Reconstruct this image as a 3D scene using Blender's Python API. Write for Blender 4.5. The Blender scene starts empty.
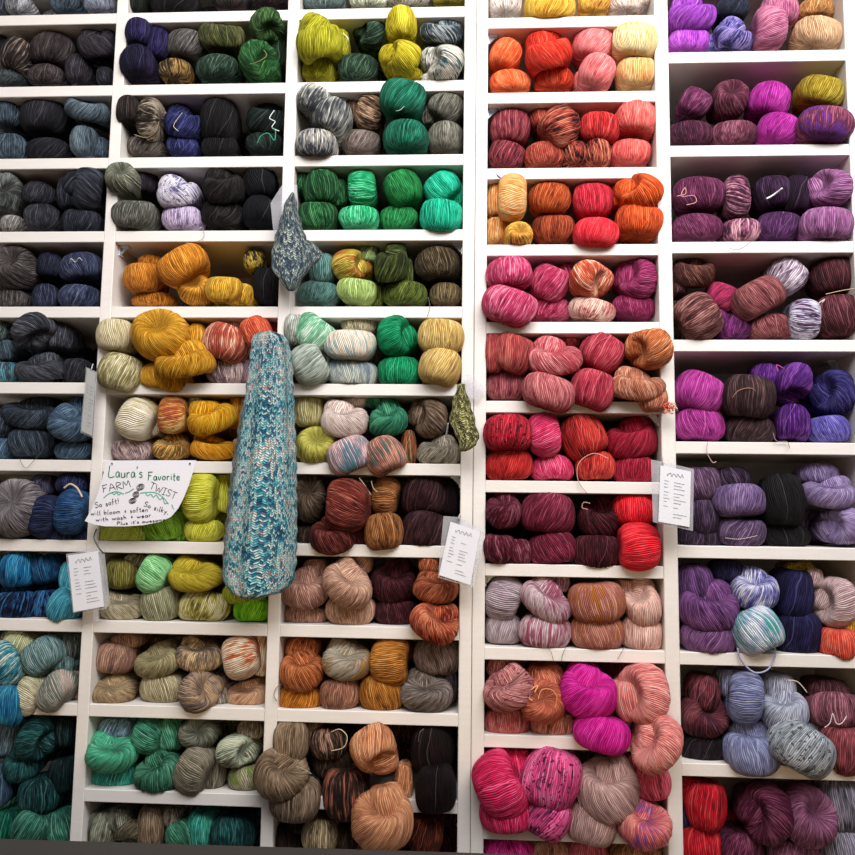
LK, WK = 45, .36
# palette lines: key | words for the label | base colour [ / light / dark ]   (0-255, as the eye sees them)
PAL_TXT = '''
stl|steel grey|78,84,98
silv|pale silver grey|135,135,140
slt|slate grey|75,92,105
blu0|light steel grey|125,130,145
dgr|dark grey|60,60,66
bws|brown and grey streaked|98,78,66/155,145,135/48,44,46
mbr|mauve brown|76,66,66/105,94,92/44,38,40
plc|plum charcoal|62,57,66/92,86,96/36,32,38
dgg|dark green grey|64,74,76
nbk|near black|46,45,54/70,68,76/24,23,28
blg|blue grey|90,106,118/125,140,150/55,66,76
ggc|green grey|100,106,104/150,152,148/52,58,56
cha|charcoal|60,60,70/88,88,98/32,32,38
sto|stone grey|132,128,125
nch|navy charcoal|50,54,68/82,86,98/26,28,38
brg|brownish grey|88,80,80/125,116,114/48,43,44
dnv|dark navy|50,55,80
den|denim navy|64,72,104/98,106,136/36,42,64
gng|grey green|95,112,108
chg|charcoal grey|74,76,86/112,114,124/40,41,48
bls|blue and slate|70,145,160/125,135,145/75,75,88
dsl|dark slate|58,70,84/90,103,118/32,38,48
sbl|steel blue|76,102,128/115,142,162/44,64,86
tpe|grey taupe|118,110,114/165,158,158/66,60,64
slv|slate violet|82,82,104
dta|dark taupe|74,64,70
nvy|navy blue|40,50,92/64,78,124/22,28,58
roy|royal blue|40,80,128/68,112,158/24,48,86
azu|bright azure|24,108,160/70,160,198/8,50,100
daz|deep azure|18,72,120/45,115,160/8,32,66
tqs|turquoise|72,162,185/115,195,210/40,112,140
naz|dark blue and azure|24,58,110/48,110,160/10,20,52
lim0|pale lime cream|190,194,150/214,216,185/145,148,112
tec|teal and cream|78,155,168/200,205,188/36,100,125
sea|seafoam grey|98,130,132/140,168,165/62,78,78
dgn|dark grey green|84,94,92
ocb|ocean blue|34,112,155/75,165,190/16,62,110
cry|cream yellow|198,192,160/218,214,188/150,145,118
sgb|sage and blush grey|152,158,146/190,170,160/108,114,106
blb|blush beige|188,160,146
pbg|pale blue grey|105,130,145
dtl|dark teal|24,78,82/55,120,116/8,32,38
tbk|teal black|18,50,54/38,78,78/6,18,22
slb|slate blue|64,92,112
eme|emerald|15,108,84
jdg|jade green|48,112,94/95,160,135/22,62,52
bkg|blackish green|34,40,32
blk|black|32,29,33/50,46,50/15,14,16
tlw|dark teal and wine|44,58,54/92,68,70/26,26,28
dwn0|dark wine grey|66,46,52
ind|indigo|46,38,92/70,60,122/24,18,52
inb|indigo black|32,26,60
gtp|grey taupe|98,94,92/145,138,132/56,53,50
bgo|brown and gold|98,78,48/175,138,80/54,46,40
olv|olive green|86,92,48/135,132,84/44,50,26
dfg|dark forest green|42,70,54/85,112,92/20,38,28
mos|moss green|54,92,46/100,135,72/26,48,24
grs|grass green|42,104,50/90,155,86/18,58,28
dkg|dark green|32,64,36
esp|espresso brown|50,40,36/78,64,58/24,19,18
bcr|brown and cream|100,86,72/170,156,138/46,38,34
gbr|grey brown|98,90,84/140,130,120/50,46,42
mid|midnight blue|50,54,116/80,84,150/24,24,62
dgb|dark green black|30,46,42/52,74,68/14,20,20
sag|sage grey|126,128,110/180,180,158/76,78,66
chv|charcoal violet|54,50,58
gsg|grey sage|98,98,90/148,148,136/54,54,50
wli|white and lilac speckled|200,192,210/232,226,236/105,100,145
lil|lilac grey|155,136,158
lis|lilac speckled|196,176,206/222,208,228/115,98,145
bbr|black brown|42,36,38/78,70,70/20,17,18
jbk|jet black|22,22,30/38,38,48/10,10,14
bor|burnt orange|188,112,32/222,148,58/124,66,16
amo|amber orange|208,128,32/236,166,66/146,82,20
amb|amber|204,138,38/236,174,74/142,88,20
mus|mustard yellow|212,162,48/236,192,86/158,108,26
bky|black and yellow|205,175,70/60,55,40/30,28,28
crb|cream beige|208,194,154/228,216,184/158,140,102
goc|golden ochre|208,148,32/234,180,70/146,92,14
cro|cream and olive|200,190,146/222,212,178/140,130,82
cbe|coral and beige|206,112,86/222,188,162/160,66,52
cre|coral red|212,84,54/228,150,108/158,48,34
scl0|scarlet|195,45,38
mcr|mauve and cream|170,144,144/208,190,180/118,92,98
dma|dusty mauve|142,112,122
cyl|cream and yellow|208,198,172/226,216,194/190,170,80
gtb|pale grey taupe|150,140,130
pmc|peach multicolour|210,140,70/226,190,120/180,84,56
mar|marigold|224,160,28/242,192,64/170,104,10
dam|dark amber|172,116,30
avg|amber and green variegated|186,124,48/216,188,120/104,98,50
mao|marigold orange|220,146,22/242,182,60/158,90,10
pea|peach|216,152,112
lye|lime yellow|204,204,64/226,226,104/150,150,30
llg|light lime green|188,208,80/210,226,120/138,164,46
lfg|leaf green|130,188,50/168,212,88/80,132,22
okh|olive khaki|132,126,60/168,162,100/86,82,40
gkh|greyish khaki|142,136,116
min|mint green|142,208,142/178,230,172/92,160,94
mul|mustard lime|198,178,48/222,206,84/148,124,26
oat|oatmeal|172,162,134/204,194,168/120,110,86
skh|sage khaki|156,156,122/188,188,156/112,110,82
ocv|olive and cream variegated|176,166,80/212,206,164/104,98,50
ltg|yellowish lime|172,184,50/198,208,84/122,136,26
neo|neon green|112,204,30/166,230,66/66,148,12
rbr|rosy brown|166,126,108/198,158,134/122,90,80
khs|khaki sage|162,152,112/196,186,146/112,104,74
tng|tan and grey|172,146,112/222,192,150/100,92,98
crr|cream and rust|208,184,154/228,210,190/190,92,46
obr|oat brown|166,140,106/202,182,146/116,94,66
kcr|khaki cream|176,166,132/208,200,166/126,118,88
mtg|mauve taupe and gold|152,132,116/186,154,118/106,86,92
pcr|peach cream|212,166,132/230,198,168/164,112,82
psb|pale sky blue|134,166,196
mia|mint aqua|68,180,138/120,212,172/84,110,98
tqg|turquoise green|58,170,146/104,205,176/50,100,115
seg|sea green|70,148,118/116,186,154/32,84,64
jad|jade|60,126,98/106,170,138/28,72,54
ggn|soft grey green|108,112,98/150,154,134/68,70,60
stg|stone|132,126,108/162,156,138/92,86,72
sft|seafoam and taupe|150,168,144/190,194,170/104,94,82
tpa|taupe|142,130,112
tpl|lime-edged taupe|154,148,120/180,174,146/120,140,60
bsg|brown sage|96,88,68
cht|chartreuse|168,166,28/206,200,66/108,104,16
dpg|dark pine green|46,78,58/98,128,100/22,42,32
gch|golden chartreuse|184,168,24/218,204,66/128,110,14
sgr|slate and grey|78,94,104/165,172,172/36,48,58
crt|cream and teal|180,178,166/218,212,200/50,90,96
sgc|silver grey and cream|140,142,138/196,196,186/72,76,82
bta|brown and tan|126,96,72/190,160,128/64,46,36
gcr|grey and cream|152,150,146/214,206,192/70,74,88
mgr|mauve grey|128,114,108/166,152,142/78,68,66
emt|emerald teal|12,108,82/40,145,112/2,58,44
wgr|warm grey|102,100,88/148,144,130/58,56,48
sgl|sage cream|172,176,152
olo|olive|124,114,30
fog|forest green|26,88,46/62,135,76/10,46,22
spg|spring green|30,168,104/104,214,160/12,106,66
kel|kelly green|24,128,60/58,165,96/10,72,34
tgr|turquoise green|18,178,138/56,208,168/8,120,90
gte|grey teal|86,128,122/128,165,158/50,82,78
oov|olive and orange variegated|168,152,52/208,186,92/186,96,40
pgr|pale green|154,178,116
pag|pale apple green|172,198,114/200,220,148/128,154,76
dol|dark olive green|62,76,26/104,118,56/30,40,12
ogr|olive green|88,104,32/130,145,66/48,58,18
dbo|dark brown olive|78,64,42/120,104,74/42,34,22
khb|khaki brown|118,100,68/156,138,102/74,62,40
pgy|pale grey|166,172,162
mic|mint and cream|132,194,154/202,220,202/90,158,118
ctn|cream tan|194,184,150
csk|cream and sky blue|220,206,182/236,222,204/150,176,182
psg|pale sage grey|162,174,162/198,206,194/108,118,108
pbt|pale blue and tan|160,172,168/194,194,178/122,138,150
emg|emerald green|0,134,82/30,170,114/0,78,46
hon|honey gold|206,172,98/230,202,140/158,118,58
stb|straw beige|178,168,114/212,202,160/118,108,66
blc|blush cream|214,194,184/234,218,208/158,126,122
lst|lime straw|184,178,78/214,208,118/128,122,44
pib|pink and blue variegated|168,142,148/208,176,174/78,130,148
teg|teal green|36,122,92/90,168,126/18,76,60
drv|dusty rose variegated|172,106,92/200,152,130/86,104,98
rgr|rust and green|162,88,56/190,130,90/70,84,56
bto|brown taupe|112,90,72/164,142,122/58,46,38
stt|stone taupe|152,144,128/198,190,176/90,84,66
dtb|dark brownish taupe|98,80,66/142,122,100/54,44,36
brr|brick red brown|128,46,36/175,95,76/66,20,20
mah|mahogany|102,36,32/148,74,62/52,16,15
cob|copper brown|148,92,46/186,130,80/86,48,26
dbu|dark burgundy brown|66,30,36/98,56,60/30,12,16
drs|dusty rose|174,128,114/210,168,150/122,80,72
rtn|rose tan|194,150,126/224,188,164/138,96,82
dmr|deep maroon|78,26,36/114,52,62/36,10,16
ruc|rust copper|168,86,56/206,138,98/106,46,30
ruo|rust and coral|184,80,52/212,134,98/118,46,30
rub|rust brown|178,96,52/208,136,88/112,56,36
gag|grey and gold|142,130,114/186,176,158/186,132,42
com|copper mauve|158,106,82/190,142,114/96,68,78
abr|amber brown|182,116,44/212,154,78/116,66,24
mgw|mauve grey|124,102,96/168,146,138/72,58,56
gtd|warm grey taupe|128,116,108/170,158,150/72,62,60
tau|taupe|138,116,92/178,155,128/88,70,54
tgb|taupe grey|126,106,86
cho|charcoal|60,56,56
bmv|brown and mauve variegated|112,84,70/165,130,112/60,44,36
drb|red and brown variegated|96,62,50/165,98,78/48,36,30
sal|salmon peach|208,140,98/230,174,132/150,88,60
bbu|black burgundy|32,14,18/50,24,28/16,6,9
dkb|dark brown|64,46,34
otm|oatmeal|168,148,114
drt|dark rust brown|100,44,28/160,70,48/50,24,16
blw|blush white|226,208,198
gye|golden yellow|238,184,62/248,212,110/200,132,36
ber|amber|222,152,62
pbl|pale blush|228,200,186
bro|bright orange|248,98,48/252,140,92/200,58,28
scr|scarlet red|218,46,28/240,94,66/146,20,16
tom|tomato red|218,60,34/238,96,62/158,34,20
bub|bubblegum pink|242,124,124/248,166,164/200,74,84
pap|pale apricot|248,210,148/252,226,182/222,162,96
apr|apricot|244,180,116/250,206,154/210,134,74
plr|plum red|148,52,66/188,102,106/86,22,36
brk|brick red|168,66,50/200,104,84/110,34,30
rbk|red and black|168,66,52/202,124,96/60,24,26
chr|cherry red|204,40,40/228,80,76/138,20,24
cpk|coral pink|234,98,92/244,140,128/188,58,60
peo|peach orange|250,166,96/254,204,148/220,118,58
rst|rust orange|184,76,28/212,112,60/110,36,14
drr|dark rust|156,60,30/188,92,56/96,30,16
ras|raspberry red|208,40,60/232,78,94/146,18,36
brs|bright red|238,46,60/248,84,92/190,22,38
bno|burnt orange|218,82,28/240,118,64/156,48,14
deo|deep orange|212,78,28/234,110,60/150,46,14
rop|rose pink|204,60,106/238,144,170/146,28,68
mro|magenta rose|188,50,92/226,124,150/128,24,58
ocbm|orange coral and blush|222,112,76/240,192,166/182,70,48
bst|blush with red stripes|214,156,144/232,196,180/180,66,72
bmg|berry magenta|152,36,92/188,84,130/92,16,54
ber2|berry|144,32,82/178,72,116/88,14,48
brp|brick rose|176,70,70/208,116,106/116,38,42
rps|rose pink streaked|208,92,102/238,164,162/156,48,64
plo|plum rose|156,72,82/192,118,118/98,38,52
dpk|dusty pink|192,98,104/222,152,146/136,54,68
cro2|crimson rose|182,52,72/216,100,110/122,26,44
oco|orange copper|202,112,62/238,182,138/140,66,38
cob2|copper blush|198,124,94/228,178,152/136,70,50
chs|cherry red spotted|188,26,50/216,62,82/90,14,26
hpk|hot pink|224,54,104/244,118,152/172,28,72
ror|red orange|198,48,46/230,98,80/130,20,28
crm|crimson|170,22,52/198,54,80/104,8,28
bur|burgundy|114,28,54/152,90,104/56,8,24
win|wine red|132,32,62/168,72,98/82,14,36
dwi|dark wine|90,22,38/124,54,64/44,8,16
bsc|bright scarlet|238,34,50/248,74,82/184,14,28
lgr|lilac grey|168,150,158/198,182,188/118,100,112
lpk|lilac and pink|188,158,168/212,188,194/168,86,112
rna|rose and amber|168,98,92/196,138,118/172,104,40
bps|blush pink|222,174,160/238,202,188/174,122,112
drp|dusty rose speckled|192,118,118/222,166,162/118,58,68
ros|rose|196,98,102/224,138,136/142,60,70
cor|copper rose|196,112,86
ter|terracotta|194,98,74/222,140,106/138,60,48
dco|dusty coral|204,124,110
mag|magenta|218,28,152/234,68,180/162,10,108
spk|salmon pink|236,144,138/248,184,174/190,92,94
hpr|hot pink red|226,38,96/242,92,140/164,18,58
psp|pink speckled|232,80,142/246,128,176/86,28,76
mtp|mauve taupe|188,150,144/216,182,176/132,96,96
cro3|coral rose|220,86,108
crv|coral and violet|236,114,112/248,154,142/156,88,150
hmg|hot magenta|232,44,142
bta2|blush tan|202,140,118
pnk|pink|226,106,124
tan|tan|170,120,84
vio|violet|172,74,202/204,122,222/108,42,144
bvi|bright violet|188,80,208/212,120,226/132,46,160
dsg|dark slate green|40,48,66
bvm|blue violet multicolour|118,110,184/160,142,200/62,54,112
mpk|mauve pink|182,98,134/212,142,164/126,58,92
cta|copper tan|184,128,76
tbe|tan beige|204,162,122/228,192,156/146,100,74
plm|plum magenta|118,42,88/162,92,130/66,20,48
dpl|dark plum|88,32,62/120,58,86/48,14,34
plr2|plum rose|118,52,78/162,102,118/62,26,44
vma|vivid magenta|178,38,152/206,78,180/116,18,98
ogo|olive gold|158,134,30/192,168,66/104,86,18
plv|plum and violet|112,38,68/152,78,106/112,52,145
pla|plum|118,44,86/152,82,122/68,20,50
mst|mauve striped|150,84,114/206,156,166/80,38,62
mpl|mauve plum|138,66,98
dpu|dark purple|64,30,68/92,56,98/34,14,38
aub|dark aubergine|56,26,58
pur|purple|96,50,102
orc|orchid|152,92,142/190,136,178/102,56,96
rdb|reddish brown|106,56,50/152,104,88/56,28,26
bma|brown mauve|104,64,66
rbs|red brown streaked|120,64,64/184,132,124/54,26,30
ras2|raspberry|154,38,78
vip|violet plum|124,48,114
rwd|rosewood|144,74,78/178,116,114/90,40,46
wbs|white and burgundy striped|158,138,158/214,200,210/84,32,54
lws|lilac white striped|176,166,192/214,208,220/92,56,90
dmn|dark maroon|86,36,44
mrn|maroon|98,40,50/132,72,80/54,18,26
orm|orchid magenta|182,58,152/210,98,180/128,32,104
dbr|dark brown|76,50,54/110,80,80/42,26,30
rpu|royal purple|98,36,138/146,80,176/50,16,80
dkp|dark purple|62,26,88
inl|indigo blue|58,50,122/92,84,158/32,26,92
per|periwinkle|104,94,184/146,136,212/64,54,130
dpm|dusty plum|104,74,104/146,114,142/58,38,62
dpg2|dark plum grey|72,52,78
mpu|mauve purple|122,98,144/156,132,172/80,60,100
dup|dusty purple|98,74,110/134,110,144/60,42,72
lav|lavender|148,128,174/182,162,204/100,82,126
ppl|purple plum|98,62,114
plvi|plum violet|122,72,132/160,110,166/76,40,88
dkl|dusky plum|126,82,132/156,112,160/84,48,92
nav|navy|48,46,86
pew|periwinkle and white|144,144,204/208,208,222/88,84,156
wal|white aqua and lilac|168,178,208/212,220,226/64,164,152
mna|midnight navy|38,34,86/60,56,116/18,16,46
btp|blush taupe|198,168,170/222,198,196/142,108,122
mst2|mustard|150,130,40
gld|golden yellow|228,168,40
cor2|coral orange|228,90,72/240,126,100/180,54,50
tcr|tan and cream|190,160,130
mpb|maroon plum|114,54,66
plmn|plum maroon|112,52,66/150,86,92/62,34,66
bpl|black plum|48,36,46
pwg|periwinkle grey|128,134,174/164,170,204/84,88,126
sli|silver lilac|168,174,196/204,208,218/112,112,138
ssp|silver grey speckled|164,172,182/198,204,210/80,86,92
dmv|dark mauve|94,50,60
dum|dusty mauve|134,80,94
bmv2|brick mauve|144,68,76
rub2|ruby red|196,22,42/224,70,74/130,10,26
bpm|burgundy plum|108,38,72/142,74,104/62,16,42
dor|dusty orchid|144,84,120/180,126,156/92,50,78
gsi|silvery grey|130,126,142
rwh|pale blush cream|224,206,196
'''
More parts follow.
